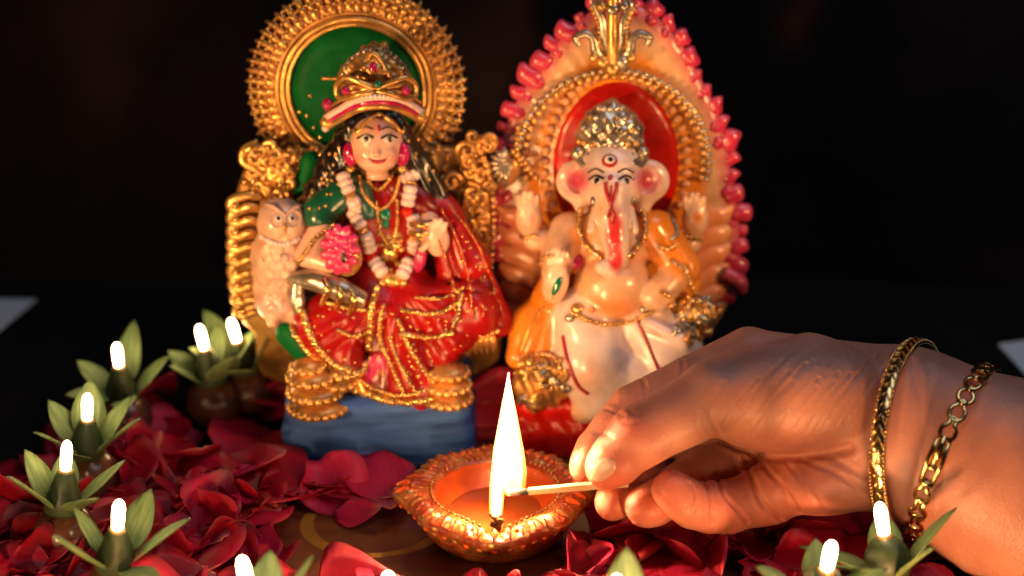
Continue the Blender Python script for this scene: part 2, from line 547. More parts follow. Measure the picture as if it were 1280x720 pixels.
# ================================================================== clay oil lamp
m, N, L, b = new_mat('glittered_clay')
tc = N.new('ShaderNodeTexCoord')
v1 = N.new('ShaderNodeTexVoronoi'); v1.inputs['Scale'].default_value = 420
L.new(tc.outputs['Object'], v1.inputs['Vector'])
base = mottled(N, L, tc.outputs['Object'], 90, (0.28, 0.035, 0.010), (0.46, 0.13, 0.035), 0.42, 0.58)
sep = N.new('ShaderNodeSeparateColor'); L.new(v1.outputs['Color'], sep.inputs[0])
th = N.new('ShaderNodeMath'); th.operation = 'GREATER_THAN'; th.inputs[1].default_value = 0.8
L.new(sep.outputs[0], th.inputs[0])
mx = N.new('ShaderNodeMix'); mx.data_type = 'RGBA'; mx.inputs[7].default_value = (0.66, 0.34, 0.11, 1)
L.new(th.outputs[0], mx.inputs[0]); L.new(base.outputs['Color'], mx.inputs[6])
L.new(mx.outputs[2], b.inputs['Base Color'])
ml = N.new('ShaderNodeMath'); ml.operation = 'MULTIPLY'; ml.inputs[1].default_value = 0.8
L.new(th.outputs[0], ml.inputs[0]); L.new(ml.outputs[0], b.inputs['Metallic'])
b.inputs['Roughness'].default_value = 0.36; b.inputs['Coat Weight'].default_value = 0.3
bp = N.new('ShaderNodeBump'); bp.inputs['Strength'].default_value = 0.7; bp.inputs['Distance'].default_value = 0.0006
L.new(v1.outputs['Distance'], bp.inputs['Height']); L.new(bp.outputs['Normal'], b.inputs['Normal'])
M['diya'] = m
M['diya_in'] = plain('orange_red_inner_paint', (0.85, 0.115, 0.014), 0.36, 0, 0.25, 0.45, 150, 0.6)
M['bead_gold'] = plain('copper_gold_beads', (0.66, 0.24, 0.07), 0.38, 0.35, 0.2, 0.6, 200, 0.6)
M['oil'] = plain('brown_lamp_oil', (0.50, 0.085, 0.018), 0.08, 0, 0.5, 0.4, 60, 0.1)

lamp_c = np.array([G(619, 632, 1.6)[0], -0.15, 0.0])
diya = thing('oil_lamp', lamp_c, 'round clay oil lamp with ornamented rim and burning wick at its spout', 'oil lamp')
def r_out(a):                                      # a = 0 to the right, -90 deg to the viewer
    r = 3.47
    for q, w, s in ((-90, 0.55, 22), (180, 0.52, 13), (90, 0.30, 14), (0, 0.42, 15), (-45, 0.12, 12), (-135, 0.12, 12), (45, .15, 12), (135, .15, 12)):
        d = (math.degrees(a) - q + 180) % 360 - 180
        r += w * math.exp(-(d / s) ** 2)
    return r
def r_in(a):
    d = (math.degrees(a) + 90 + 180) % 360 - 180
    return 2.36 + 0.62 * math.exp(-(d / 17) ** 2)
NA = 288
prof = []
for k in range(NA):
    a = 2 * math.pi * k / NA
    ro, ri = r_out(a), r_in(a)
    spout = math.exp(-(((math.degrees(a) + 90 + 180) % 360 - 180) / 16) ** 2)
    p = [(0.0, 0.02), (2.2, 0.02), (2.4, 0.08), (2.68, 0.35), (2.95, 0.75), (3.15, 1.12), (ro - 0.16, 1.46), (ro - 0.02, 1.68), (ro, 1.80), (ro - 0.07, 1.92)]
    M_ = 9
    for j in range(1, M_ + 1):
        t = j / (M_ + 1); r = ro - 0.07 + (ri + 0.05 - ro + 0.07) * t
        z = 1.94 + 0.16 * math.sin(math.pi * t) - 0.05 * t
        leaf = abs(math.sin(14 * a + 0.6 * math.sin(5 * a)))
        z += 0.12 * math.sin(math.pi * min(1, t * 1.6)) * (leaf - 0.5) * (t < 0.62)
        z += 0.05 * math.sin(61 * a + 9 * t) * math.sin(math.pi * t)
        p.append((r, z - 0.22 * spout * t))
    p += [(ri + 0.02, 1.95 - 0.22 * spout), (ri - 0.05, 1.83 - 0.25 * spout)]
    prof.append([(r * math.cos(a), r * math.sin(a), z) for r, z in p])
m_ = len(prof[0]); V = np.array(prof).reshape(-1, 3) + lamp_c
F = [(k * m_ + j, ((k + 1) % NA) * m_ + j, ((k + 1) % NA) * m_ + j + 1, k * m_ + j + 1) for k in range(NA) for j in range(m_ - 1)]
mk('bowl', V, F, M['diya'], diya)
prof = []
for k in range(NA):
    a = 2 * math.pi * k / NA; ri = r_in(a)
    spout = math.exp(-(((math.degrees(a) + 90 + 180) % 360 - 180) / 16) ** 2)
    rows = [(ri - 0.045, 1.85 - 0.25 * spout), (ri - 0.10, 1.70 - 0.25 * spout), (ri - 0.22, 1.45 - 0.2 * spout), (ri - 0.5, 1.1), (1.5, 0.72), (0.8, 0.55), (0.0, 0.5)]
    prof.append([(r * math.cos(a), r * math.sin(a), z) for r, z in rows])
m_ = 7; V = np.array(prof).reshape(-1, 3) + lamp_c
F = [(k * m_ + j, ((k + 1) % NA) * m_ + j, ((k + 1) % NA) * m_ + j + 1, k * m_ + j + 1) for k in range(NA) for j in range(m_ - 1)]
mk('inner_wall', V, F, M['diya_in'], diya)
# rows of ornaments on the rim: each bead and leaf a piece of its own
bead_me = mesh_data('rim_bead', SPH_S[0] * 0.065, SPH_S[1], M['bead_gold'])
for k in range(64):
    a = 2 * math.pi * k / 64
    d = abs((math.degrees(a) + 90 + 180) % 360 - 180)
    if d < 9: continue
    r = r_in(a) + 0.13
    inst('rim_bead', bead_me, Matrix.Translation(lamp_c + np.array([r * math.cos(a), r * math.sin(a), 1.98])), diya)
lv, lf = ell((0, 0, 0), (0.30, 0.15, 0.09)); lv = lv.copy()
lv[:, 1] *= np.clip(1 - 0.55 * (lv[:, 0] / 0.30), 0.2, 1.6) * 0.8; lv[:, 2] += 0.05 * np.cos(lv[:, 1] * 40)
leaf_me = [mesh_data('rim_leaf', lv, lf, M[k]) for k in ('bead_gold', 'diya', 'diya_in')]
for k in range(42):
    a = 2 * math.pi * (k + 0.5) / 42
    r = r_out(a) - 0.36
    Mx = Matrix.Translation(lamp_c + np.array([r * math.cos(a), r * math.sin(a), 2.03])) @ Matrix.Rotation(a + rng.uniform(-.2, .2), 4, 'Z') @ Matrix.Rotation(0.35, 4, 'Y')
    inst('rim_leaf', leaf_me[rng.choice((0, 0, 1, 2))], Mx, diya)
small_me = mesh_data('rim_stud', SPH_S[0] * np.array([0.1, 0.1, 0.08]), SPH_S[1], M['diya_in'])
for k in range(52):
    a = 2 * math.pi * k / 52
    r = 0.5 * (r_out(a) + r_in(a)) + 0.02 + rng.uniform(-.05, .05)
    inst('rim_stud', small_me, Matrix.Translation(lamp_c + np.array([r * math.cos(a), r * math.sin(a), 2.06 - 0.12 * math.exp(-(((math.degrees(a) + 90 + 180) % 360 - 180) / 14) ** 2)])), diya)
drop_me = mesh_data('side_drop', SPH_S[0] * np.array([0.17, 0.1, 0.17]), SPH_S[1], M['diya_in'])
drop_me2 = mesh_data('side_drop', SPH_S[0] * np.array([0.17, 0.1, 0.17]), SPH_S[1], M['bead_gold'])
for k in range(44):
    a = 2 * math.pi * k / 44
    r = r_out(a) - 0.21
    inst('side_drop', drop_me if k % 2 else drop_me2, Matrix.Translation(lamp_c + np.array([r * math.cos(a), r * math.sin(a), 1.56])) @ Matrix.Rotation(a + math.pi / 2, 4, 'Z') @ Matrix.Rotation(-0.6, 4, 'X'), diya)
V, F = lathe([(0.02, 1.02), (0.6, 1.02), (1.4, 1.021), (1.83, 1.03)], 48, lamp_c)
mk('oil', V, F[:-2], M['oil'], diya)
# wick lying over the spout, burnt at its end
M['wick'] = plain('charred_cotton', (0.05, 0.03, 0.02), 0.8, 0, 0, 0.6, 500, 1.0, 0, (0.35, 0.2, 0.08))
wt = W(621, 648, -2.75)
V, F = tube(spline([lamp_c + np.array([0.2, 0.8, 1.0]), lamp_c + np.array([0.1, -1.2, 1.1]), (wt[0], -2.45, 1.75), wt + np.array([0, 0, -0.25]), wt], 8), [0.14, 0.16, 0.17, 0.2, 0.22], 10)
wick = mk('wick', V, F, M['wick'], diya)
pts = [wt + np.array([rng.uniform(-.17, .17), rng.uniform(-.2, .05), rng.uniform(-.2, .2)]) for _ in range(16)]
M['ember'] = plain('charred_wick_crust', (0.20, 0.09, 0.03), 0.5, 0.2, 0.2, 0.7, 400, 1.0, 0, (0.02, 0.012, 0.01))
V, F = beads(pts, [rng.uniform(0.08, 0.14) for _ in pts])
mk('burnt_tip', V, F, M['ember'], diya)

def flame_mat(name, strength, z0, z1, colour):
    m = bpy.data.materials.new(name); m.use_nodes = True
    N, L = m.node_tree.nodes, m.node_tree.links
    N.remove(N["Principled BSDF"]); out = N["Material Output"]
    em = N.new('ShaderNodeEmission')
    tc = N.new('ShaderNodeTexCoord'); sp = N.new('ShaderNodeSeparateXYZ'); mr = N.new('ShaderNodeMapRange')
    L.new(tc.outputs['Generated'], sp.inputs[0]); L.new(sp.outputs[2], mr.inputs[0])
    mr.inputs[1].default_value = z0; mr.inputs[2].default_value = z1
    mr.inputs[3].default_value = strength * 0.06; mr.inputs[4].default_value = strength
    L.new(mr.outputs[0], em.inputs[1]); em.inputs[0].default_value = (*colour, 1)
    L.new(em.outputs[0], out.inputs['Volume'])
    return m
def flame(name, path, radii, parent, strength, light, z0=0.0, z1=0.2):
    P = spline(path, 10)
    t = np.linspace(0, 1, len(P))
    r = np.interp(t, np.linspace(0, 1, len(radii)), radii)
    V, F = tube(P, r, 20, up=(0, 1, 0))
    o = mk(name, V, F, flame_mat(name + '_glow', strength, z0, z1, (1.0, 0.42, 0.10)), parent)
    V, F = tube(P, r * 0.70, 18, up=(0, 1, 0)); mk('flame_core', V, F, flame_mat(name + '_core', strength * 3, z0, z1 + 0.1, (1.0, 0.72, 0.42)), o)
    for f_, e_ in ((0.5, 0.45), (0.75, 0.55)):
        p = P[int(f_ * (len(P) - 1))]
        l = lamp('flame_light', 'POINT', p - ORG[parent.name], light * e_, (1.0, 0.56, 0.22), 0.25)
        l.parent = parent
    return o
flame('flame', [W(620, 656, -2.78), W(620, 636, -2.8), W(622, 605, -2.75), W(626, 560, -2.7), W(632, 510, -2.65), W(636, 466, -2.6)],
      [0.14, 0.25, 0.28, 0.25, 0.15, 0.01], diya, 130, 0.07)

# ================================================================== match
mt0, mt1 = D(640, 616, 59.3), D(752, 606, 58.3)
match = thing('matchstick', mt0, 'pale wooden matchstick with burning tip pinched between thumb and finger', 'matchstick')
M['match'] = plain('pale_match_wood', (0.62, 0.42, 0.22), 0.6, 0, 0, 0.3, 220, 0.6)
ax = (mt1 - mt0) / np.linalg.norm(mt1 - mt0)
R = frame_from(ax)
def stick(p, q, h0, h1):
    V = []
    for c, h in ((p, h0), (q, h1)):
        for u, v in ((-1, -1), (1, -1), (1, 1), (-1, 1)):
            V.append(c + h * (u * R[:, 0] + v * R[:, 1]))
    return V, [(0, 3, 2, 1), (4, 5, 6, 7)] + [(k, (k + 1) % 4, 4 + (k + 1) % 4, 4 + k) for k in range(4)]
V, F = stick(mt0 + ax * 0.65, mt1 + ax * 1.0, 0.105, 0.125)
mk('stick', V, F, M['match'], match, False)
M['char'] = plain('burnt_match_end', (0.02, 0.014, 0.011), 0.8, 0, 0, 0.5, 400, 1.0)
V, F = tube(np.array([mt0 - ax * 0.1, mt0 + ax * 0.05, mt0 + ax * 0.3, mt0 + ax * 0.68]), [0.09, 0.15, 0.13, 0.115], 8)
mk('burnt_head', V, F, M['char'], match)
def DF(px, py): return D(px, py, 59.25)
flame('match_flame', [DF(641, 619), DF(641, 611), DF(641, 590), DF(640, 560), DF(639, 520), DF(637, 476)],
      [0.28, 0.45, 0.52, 0.42, 0.22, 0.01], match, 115, 0.025, 0.0, 0.15)

# ================================================================== flower lights
m, N, L, b = new_mat('pale_green_wood_leaf')
tc = N.new('ShaderNodeTexCoord'); mp = N.new('ShaderNodeMapping'); mp.inputs['Scale'].default_value = (30, 260, 60)
L.new(tc.outputs['Object'], mp.inputs['Vector'])
rp = mottled(N, L, mp.outputs['Vector'], 3, (0.075, 0.135, 0.042), (0.20, 0.285, 0.10), 0.3, 0.7)
L.new(rp.outputs['Color'], b.inputs['Base Color']); b.inputs['Roughness'].default_value = 0.6
b.inputs['Subsurface Weight'].default_value = 0.15; b.inputs['Subsurface Scale'].default_value = 0.002
bp = N.new('ShaderNodeBump'); bp.inputs['Strength'].default_value = 0.35; bp.inputs['Distance'].default_value = 0.0004
L.new(rp.outputs['Color'], bp.inputs['Height']); L.new(bp.outputs['Normal'], b.inputs['Normal'])
M['leaf'] = m
M['holder'] = plain('dark_green_holder', (0.06, 0.095, 0.035), 0.5, 0, 0.0, 0.5, 150, 0.4)
M['pot'] = plain('brown_wooden_bead', (0.13, 0.045, 0.02), 0.3, 0, 0.4, 0.5, 90, 0.3)
m = bpy.data.materials.new('lit_bulb'); m.use_nodes = True
N, L = m.node_tree.nodes, m.node_tree.links; N.remove(N["Principled BSDF"])
em = N.new('ShaderNodeEmission'); em.inputs[0].default_value = (1.0, 0.66, 0.34, 1); em.inputs[1].default_value = 34
L.new(em.outputs[0], N["Material Output"].inputs['Surface']); M['bulb'] = m
M['collar'] = plain('amber_bulb_collar', (0.55, 0.30, 0.12), 0.3, 0.3, 0.3)

def leaf_shape(length, width, lift):
    nu, nv = 11, 5
    top = []
    for i in range(nu):
        t = i / (nu - 1)
        w = width * (math.sin(math.pi * t ** 0.8) ** 0.8 if 0 < t < 1 else 0) + (0.20 * width if t == 0 else 0.004)
        for j in range(nv):
            s = (j / (nv - 1) - 0.5) * 2
            top.append((length * t, s * w * 0.5, lift * t * t + 0.10 * s * s * w + 0.03))
    V = top + [(x, y, z - 0.05) for x, y, z in top]
    n = nu * nv; F = []
    for i in range(nu - 1):
        for j in range(nv - 1):
            a = i * nv + j
            F.append((a, a + nv, a + nv + 1, a + 1)); F.append((n + a, n + a + 1, n + a + nv + 1, n + a + nv))
    per = [i * nv for i in range(nu)] + [(nu - 1) * nv + j for j in range(1, nv)] + [i * nv + nv - 1 for i in range(nu - 2, -1, -1)] + [j for j in range(nv - 2, 0, -1)]
    for a, c in zip(per, per[1:] + per[:1]): F.append((c, a, n + a, n + c))
    return V, F
leaf_mes = [mesh_data('leaf', *leaf_shape(2.45, 1.3, 0.25), M['leaf']), mesh_data('leaf', *leaf_shape(2.1, 1.15, 0.1), M['leaf']), mesh_data('leaf', *leaf_shape(2.6, 1.05, -0.1), M['leaf'])]
pot_me = mesh_data('bead', *lathe([(0.3, 0.0), (0.75, 0.08), (1.12, 0.45), (1.25, 0.95), (1.15, 1.5), (0.8, 1.95), (0.45, 2.12)], 32), M['pot'])
hold_me = mesh_data('holder', *lathe([(0.66, 2.0), (0.72, 2.12), (0.62, 2.7), (0.45, 3.2), (0.33, 3.55), (0.28, 3.62)], 24), M['holder'])
ball_me = mesh_data('holder', *lathe([(0.5, 1.95), (0.72, 2.25), (0.80, 2.7), (0.72, 3.1), (0.5, 3.42), (0.30, 3.56)], 24), M['holder'])
bulb_me = mesh_data('bulb', *lathe([(0.12, 3.66), (0.18, 3.7), (0.205, 3.9), (0.215, 4.4), (0.19, 4.62), (0.13, 4.76), (0.06, 4.82), (0.015, 4.84)], 20), M['bulb'])
coll_me = mesh_data('collar', *lathe([(0.26, 3.5), (0.30, 3.58), (0.27, 3.66), (0.2, 3.69)], 20), M['collar'])

LIGHTS = [  # bulb pixel, leaf turn, tilt, label, ball holder
    (148, 643, 10, 'flower light in front of the row beside the dark cloth, leaves open wide', 0),
    (83, 569, 25, 'flower light with short front leaf between two others at the row end', 0),
    (109, 508, 40, 'flower light rising just behind the one with the short front leaf', 0),
    (147, 443, 5, 'flower light with thin leaves on a brown bead at the bend of the row', 0),
    (252, 421, 20, 'flower light on a clearly visible round brown bead behind the petals', 0),
    (292, 412, 50, 'blurred flower light close behind the owl of the goddess figurine', 0),
    (306, 716, 15, 'flower light with one broad upright leaf before the painted ring', 0),
    (487, 735, 40, 'flower light in front of the clay lamp, only its leaf tip in view', 0),
    (772, 738, 10, 'flower light in front of the fingertips, mostly cut off', 0),
    (1102, 648, 0, 'flower light with round green holder right below the bangle', 1),
    (1037, 694, 30, 'flower light with leaves spread beside the one below the bangle', 1),
]
for bx, by, turn, lab, ballh in LIGHTS:
    rx, ry = math.radians(rng.uniform(-11, 11)), math.radians(rng.uniform(-11, 11))
    lean = (Matrix.Rotation(rx, 4, 'X') @ Matrix.Rotation(ry, 4, 'Y')) @ Vector((0, 0, 2.25))
    p = G(bx, by, 2.05 + lean.z) - np.array([lean.x, lean.y, 0])
    t = thing('flower_light', (p[0], p[1], 0), lab, 'string light', 'flower lights on the string')
    T0 = Matrix.Translation((p[0], p[1], 0.05))
    Tilt = T0 @ Matrix.Translation((0, 0, 2)) @ Matrix.Rotation(rx, 4, 'X') @ Matrix.Rotation(ry, 4, 'Y') @ Matrix.Translation((0, 0, -2))
    inst('bead', pot_me, T0, t)
    inst('holder', ball_me if ballh else hold_me, Tilt, t)
    bl = inst('bulb', bulb_me, Tilt, t); 
    inst('collar', coll_me, Tilt, t)
    nlf = rng.choice((5, 5, 6))
    for k in range(nlf):
        a = math.radians(turn + 360 / nlf * k + rng.uniform(-14, 14))
        el = math.radians(rng.uniform(26, 60))
        if ballh: el = math.radians(rng.uniform(20, 45))
        sc_ = rng.uniform(0.78, 1.15)
        Mx = Tilt @ Matrix.Translation((0, 0, 2.2)) @ Matrix.Rotation(a, 4, 'Z') @ Matrix.Translation((0.5, 0, 0)) @ Matrix.Rotation(-el, 4, 'Y') @ Matrix.Rotation(rng.uniform(-.25, .25), 4, 'X') @ Matrix.Scale(sc_, 4)
        inst('leaf', leaf_mes[rng.randrange(3)], Mx, t)

# ================================================================== rose petals
m, N, L, b = new_mat('rose_petal')
at = N.new('ShaderNodeAttribute'); at.attribute_name = 'Col'
oi = N.new('ShaderNodeObjectInfo')
rp = N.new('ShaderNodeValToRGB'); cr = rp.color_ramp
cr.elements[0].position = 0.0; cr.elements[0].color = (0.36, 0.003, 0.020, 1)
cr.elements[1].position = 1.0; cr.elements[1].color = (0.78, 0.030, 0.120, 1)
e = cr.elements.new(0.5); e.color = (0.60, 0.006, 0.032, 1)
L.new(oi.outputs['Random'], rp.inputs['Fac'])
tc = N.new('ShaderNodeTexCoord'); mp = N.new('ShaderNodeMapping'); mp.inputs['Scale'].default_value = (1, 6, 1)
L.new(tc.outputs['Object'], mp.inputs['Vector'])
nz = N.new('ShaderNodeTexNoise'); nz.inputs['Scale'].default_value = 140; nz.inputs['Detail'].default_value = 5
L.new(mp.outputs['Vector'], nz.inputs['Vector'])
mr = N.new('ShaderNodeMapRange'); mr.inputs[3].default_value = 0.65; mr.inputs[4].default_value = 1.25; L.new(nz.outputs['Fac'], mr.inputs[0])
mu = N.new('ShaderNodeMix'); mu.data_type = 'RGBA'; mu.blend_type = 'MULTIPLY'; mu.inputs[0].default_value = 1.0
L.new(rp.outputs['Color'], mu.inputs[6]); L.new(mr.outputs[0], mu.inputs[7])
mx = N.new('ShaderNodeMix'); mx.data_type = 'RGBA'
sp = N.new('ShaderNodeSeparateColor'); L.new(at.outputs['Color'], sp.inputs[0])
L.new(sp.outputs[0], mx.inputs[0]); L.new(mu.outputs[2], mx.inputs[6]); mx.inputs[7].default_value = (0.62, 0.22, 0.20, 1)
L.new(mx.outputs[2], b.inputs['Base Color'])
b.inputs['Roughness'].default_value = 0.45; b.inputs['Specular IOR Level'].default_value = 0.35
bp = N.new('ShaderNodeBump'); bp.inputs['Strength'].default_value = 0.35; bp.inputs['Distance'].default_value = 0.0006
L.new(nz.outputs['Fac'], bp.inputs['Height']); L.new(bp.outputs['Normal'], b.inputs['Normal'])
tr = N.new('ShaderNodeBsdfTranslucent'); ms = N.new('ShaderNodeMixShader'); ms.inputs[0].default_value = 0.35
L.new(mx.outputs[2], tr.inputs['Color']); L.new(b.outputs[0], ms.inputs[1]); L.new(tr.outputs[0], ms.inputs[2])
L.new(ms.outputs[0], N["Material Output"].inputs['Surface'])
M['petal'] = m

def petal_mesh(seed):
    q = random.Random(seed)
    L_, W_ = q.uniform(2.2, 3.0), q.uniform(1.9, 2.7)
    cup, curl, roll = q.uniform(0.06, 0.22), q.uniform(-0.5, 0.6), q.uniform(0.1, 0.55)
    ph, am = q.uniform(0, 6), q.uniform(0.05, 0.16)
    fold = q.choice((0, 0, 0, 0.7, 1.1)); fs = q.choice((-1, 1))
    nu, nv = 12, 9; V = []; C = []
    for i in range(nu):
        t = i / (nu - 1)
        w = W_ * (0.14 + 0.86 * math.sin(math.pi * 0.5 * min(1, t * 1.35)) ** 1.1) * (1 - 0.55 * max(0, (t - 0.72) / 0.28) ** 2.2)
        for j in range(nv):
            s = (j / (nv - 1) - 0.5) * 2
            x = L_ * t - 0.30 * s * s * t * L_ * 0.5 + 0.10 * t * math.sin(5 * s + ph)
            y = s * w * 0.5
            z = cup * (y * y) + curl * (t - 0.3) ** 2 + am * math.sin(3.2 * s + 5 * t + ph) * (0.3 + t)
            z += roll * max(0, t - 0.78) ** 2 * 9 * (1 if curl > 0 else -1) * 0.35
            if fold and s * fs > 0.15:
                d = (s * fs - 0.15) * w * 0.5
                y -= fs * d * (1 - math.cos(fold)); z += d * math.sin(fold)
            V.append((x - L_ * 0.5, y, z)); C.append((max(0, 1 - t / 0.28) ** 1.2 * 0.8 + 0.25 * max(0, (abs(s) - 0.9) / 0.1) * (t > 0.5) * q.random(), 0, 0))
    n = nu * nv
    V = V + [(x, y, z - 0.035) for x, y, z in V]; C = C + C
    F = []
    for i in range(nu - 1):
        for j in range(nv - 1):
            a = i * nv + j
            F.append((a, a + nv, a + nv + 1, a + 1)); F.append((n + a, n + a + 1, n + a + nv + 1, n + a + nv))
    per = [i * nv for i in range(nu)] + [(nu - 1) * nv + j for j in range(1, nv)] + [i * nv + nv - 1 for i in range(nu - 2, -1, -1)] + [j for j in range(nv - 2, 0, -1)]
    for a, c in zip(per, per[1:] + per[:1]): F.append((c, a, n + a, n + c))
    return mesh_data('rose_petal', V, F, M['petal'], True, C)
PETALS = [petal_mesh(100 + k) for k in range(14)]
PG = {'side': ('crimson rose petal in the heap around the flower lights', 'rose petals heaped around the lights'),
      'front': ('crimson rose petal strewn on the board in front of the clay lamp', 'rose petals before the clay lamp'),
      'back': ('crimson rose petal lying by the foot of the figurines', 'rose petals at the figurines'),
      'hand': ('crimson rose petal lying under the hand', 'rose petals under the hand')}
def petal(px, py, z, where, flatness=0.5, scale=None):
    p = G(px, py, z)
    Mx = Matrix.Translation(p) @ Matrix.Rotation(rng.uniform(0, 6.28), 4, 'Z') @ Matrix.Rotation(rng.gauss(0, flatness), 4, 'X') @ Matrix.Rotation(rng.gauss(0, flatness), 4, 'Y')
    s = scale or rng.uniform(1.0, 1.55)
    o = inst('rose_petal', PETALS[rng.randrange(14)], Mx @ Matrix.Scale(s, 4))
    return tag(o, PG[where][0], 'petal', PG[where][1])

light_px = [(to_px(G(bx, by, 4.25) * np.array([1, 1, 0]) + np.array([0, 0, 1.0]))) for bx, by, *_ in LIGHTS]
def scatter(n, poly, where, zmin, zmax, flatness, avoid=()):
    poly = np.array(poly, float); x0, y0 = poly.min(0); x1, y1 = poly.max(0)
    k = tries = 0
    pts = []
    while k < n and tries < n * 200:
        tries += 1
        x, y = rng.uniform(x0, x1), rng.uniform(y0, y1)
        ins = False
        for (ax_, ay), (bx_, by_) in zip(poly, np.roll(poly, -1, 0)):
            if (ay > y) != (by_ > y) and x < (bx_ - ax_) * (y - ay) / (by_ - ay) + ax_: ins = not ins
        if not ins: continue
        if any(((x - c) / a) ** 2 + ((y - d) / e_) ** 2 < 1 for c, d, a, e_ in avoid): continue
        if pts and min((x - u) ** 2 + ((y - v) * 1.6) ** 2 for u, v in pts) < (17 if tries < n * 60 else 8) ** 2: continue
        pts.append((x, y)); k += 1
        petal(x, y, rng.uniform(zmin, zmax), where, flatness)
scatter(92, [(-40, 600), (60, 600), (120, 540), (170, 480), (300, 462), (330, 500), (335, 600), (300, 640), (250, 700), (200, 790), (-40, 790)], 'side', 0.2, 0.9, 0.28, [(a, b, 30, 26) for a, b in light_px[:6]] + [(256, 525, 62, 40), (256, 490, 55, 50)])
scatter(26, [(270, 600), (330, 612), (420, 604), (500, 600), (470, 610), (370, 622), (315, 645), (290, 680), (260, 680)], 'side', 0.2, 0.6, 0.28)
scatter(26, [(200, 720), (330, 690), (400, 728), (480, 718), (560, 726), (640, 738), (760, 726), (760, 790), (200, 790)], 'front', 0.2, 0.45, 0.25)
scatter(52, [(745, 640), (860, 650), (1000, 655), (1100, 640), (1170, 660), (1240, 730), (1240, 800), (750, 800), (700, 690)], 'hand', 0.2, 0.6, 0.28, [(a, b, 34, 26) for a, b in light_px[9:]])
scatter(10, [(596, 470), (640, 470), (640, 520), (600, 520)], 'back', 0.25, 1.0, 0.5)
scatter(12, [(270, 455), (352, 465), (352, 500), (280, 490)], 'side', 0.4, 1.4, 0.5, [(256, 500, 72, 60)])
for x, y in ((448, 642), (345, 614), (372, 616), (470, 606), (430, 608)): petal(x, y, 0.3, 'front', 0.25, 0.7)

# ================================================================== the hand
HZ = 60.0
def H(px, py, d): return D(px, py, HZ - d)
def hr(px): return px * HZ / FPX
m, N, L, b = new_mat('skin')
tc = N.new('ShaderNodeTexCoord')
rp = mottled(N, L, tc.outputs['Object'], 45, (0.37, 0.145, 0.100), (0.52, 0.230, 0.160), 0.3, 0.7, 6)
at = N.new('ShaderNodeAttribute'); at.attribute_name = 'Col'
mx = N.new('ShaderNodeMix'); mx.data_type = 'RGBA'; mx.blend_type = 'MULTIPLY'; mx.inputs[0].default_value = 1.0
L.new(rp.outputs['Color'], mx.inputs[6]); L.new(at.outputs['Color'], mx.inputs[7]); L.new(mx.outputs[2], b.inputs['Base Color'])
b.inputs['Roughness'].default_value = 0.44; b.inputs['Specular IOR Level'].default_value = 0.4
b.inputs['Subsurface Weight'].default_value = 0.35
b.inputs['Subsurface Radius'].default_value = (1.0, 0.35, 0.18); b.inputs['Subsurface Scale'].default_value = 0.004
vo = N.new('ShaderNodeTexVoronoi'); vo.feature = 'DISTANCE_TO_EDGE'; vo.inputs['Scale'].default_value = 1000
nz = N.new('ShaderNodeTexNoise'); nz.inputs['Scale'].default_value = 380; nz.inputs['Detail'].default_value = 6
mp = N.new('ShaderNodeMapping'); mp.inputs['Rotation'].default_value = (0.3, 0.9, 0.2); mp.inputs['Scale'].default_value = (1, 1, 0.45)
L.new(tc.outputs['Object'], mp.inputs['Vector']); L.new(mp.outputs['Vector'], vo.inputs['Vector']); L.new(mp.outputs['Vector'], nz.inputs['Vector'])
ad = N.new('ShaderNodeMath'); ad.operation = 'ADD'; L.new(vo.outputs['Distance'], ad.inputs[0]); L.new(nz.outputs['Fac'], ad.inputs[1])
bp = N.new('ShaderNodeBump'); bp.inputs['Strength'].default_value = 0.42; bp.inputs['Distance'].default_value = 0.0004
L.new(ad.outputs[0], bp.inputs['Height']); L.new(bp.outputs['Normal'], b.inputs['Normal'])
M['skin'] = m

c = Clay((1.5, -8.5, -5.5), (24.5, 6.5, 12.5), 0.082)
# forearm, wrist and palm
c.chain([(H(1085, 538, 0.4), hr(92)), (H(1140, 541, 0.9), hr(101)), (H(1262, 600, 1.6), hr(121)), (H(1400, 668, 2.2), hr(150))], 0.5, flat=1.45)
for a, r0, q, r1 in (((1110, 485, 0.2), 52, (938, 443, -1.2), 33), ((1120, 520, -0.2), 46, (955, 498, -1.9), 36),
                     ((1120, 560, -0.1), 44, (968, 560, -1.9), 34), ((1110, 590, 0.2), 40, (985, 608, -1.0), 33)):
    c.cap(H(*a), H(*q), hr(r0), hr(r1), 0.7)
c.ell(H(1030, 545, -0.3), (hr(90), 1.5, hr(80)), None, 0.8)
Rh = np.stack([RIGHT * math.cos(0.22) + UP * math.sin(0.22), -FWD, -RIGHT * math.sin(0.22) + UP * math.cos(0.22)], 1)
c.ell(H(1050, 597, 0.9), (hr(86), 1.35, hr(44)), Rh, 0.5)
c.ell(H(960, 618, 0.3), (hr(52), 1.1, hr(38)), Rh, 0.4)
# fingers
def finger(pts, k=0.10):
    c.begin()
    for (p, r), (q, s) in zip(pts[:-1], pts[1:]):
        c.cap(H(*p), H(*q), hr(r), hr(s), 0.10)
        mid = 0.5 * (H(*p) + H(*q))
        c.ell(mid + FWD * (-0.12) - UP * 0.05, (hr(r + s) * 0.49,) * 3, None, 0.25)    # the pad of each joint
    c.end(k)
finger([((936, 441, -1.2), 33), ((788, 509, -0.7), 27.5), ((745, 562, 0.1), 25.5), ((733, 584, 0.6), 21.5)], 0.18)
finger([((952, 498, -1.9), 34), ((818, 556, -1.2), 29), ((782, 606, -0.1), 26), ((766, 628, 0.6), 23)], 0.10)
finger([((966, 558, -1.9), 33), ((872, 590, -0.6), 29), ((828, 624, 0.6), 27), ((807, 634, 1.3), 25)], 0.08)
finger([((988, 610, -0.7), 34), ((908, 634, 0.9), 33), ((866, 632, 1.9), 28), ((839, 612, 2.3), 24)], 0.10)
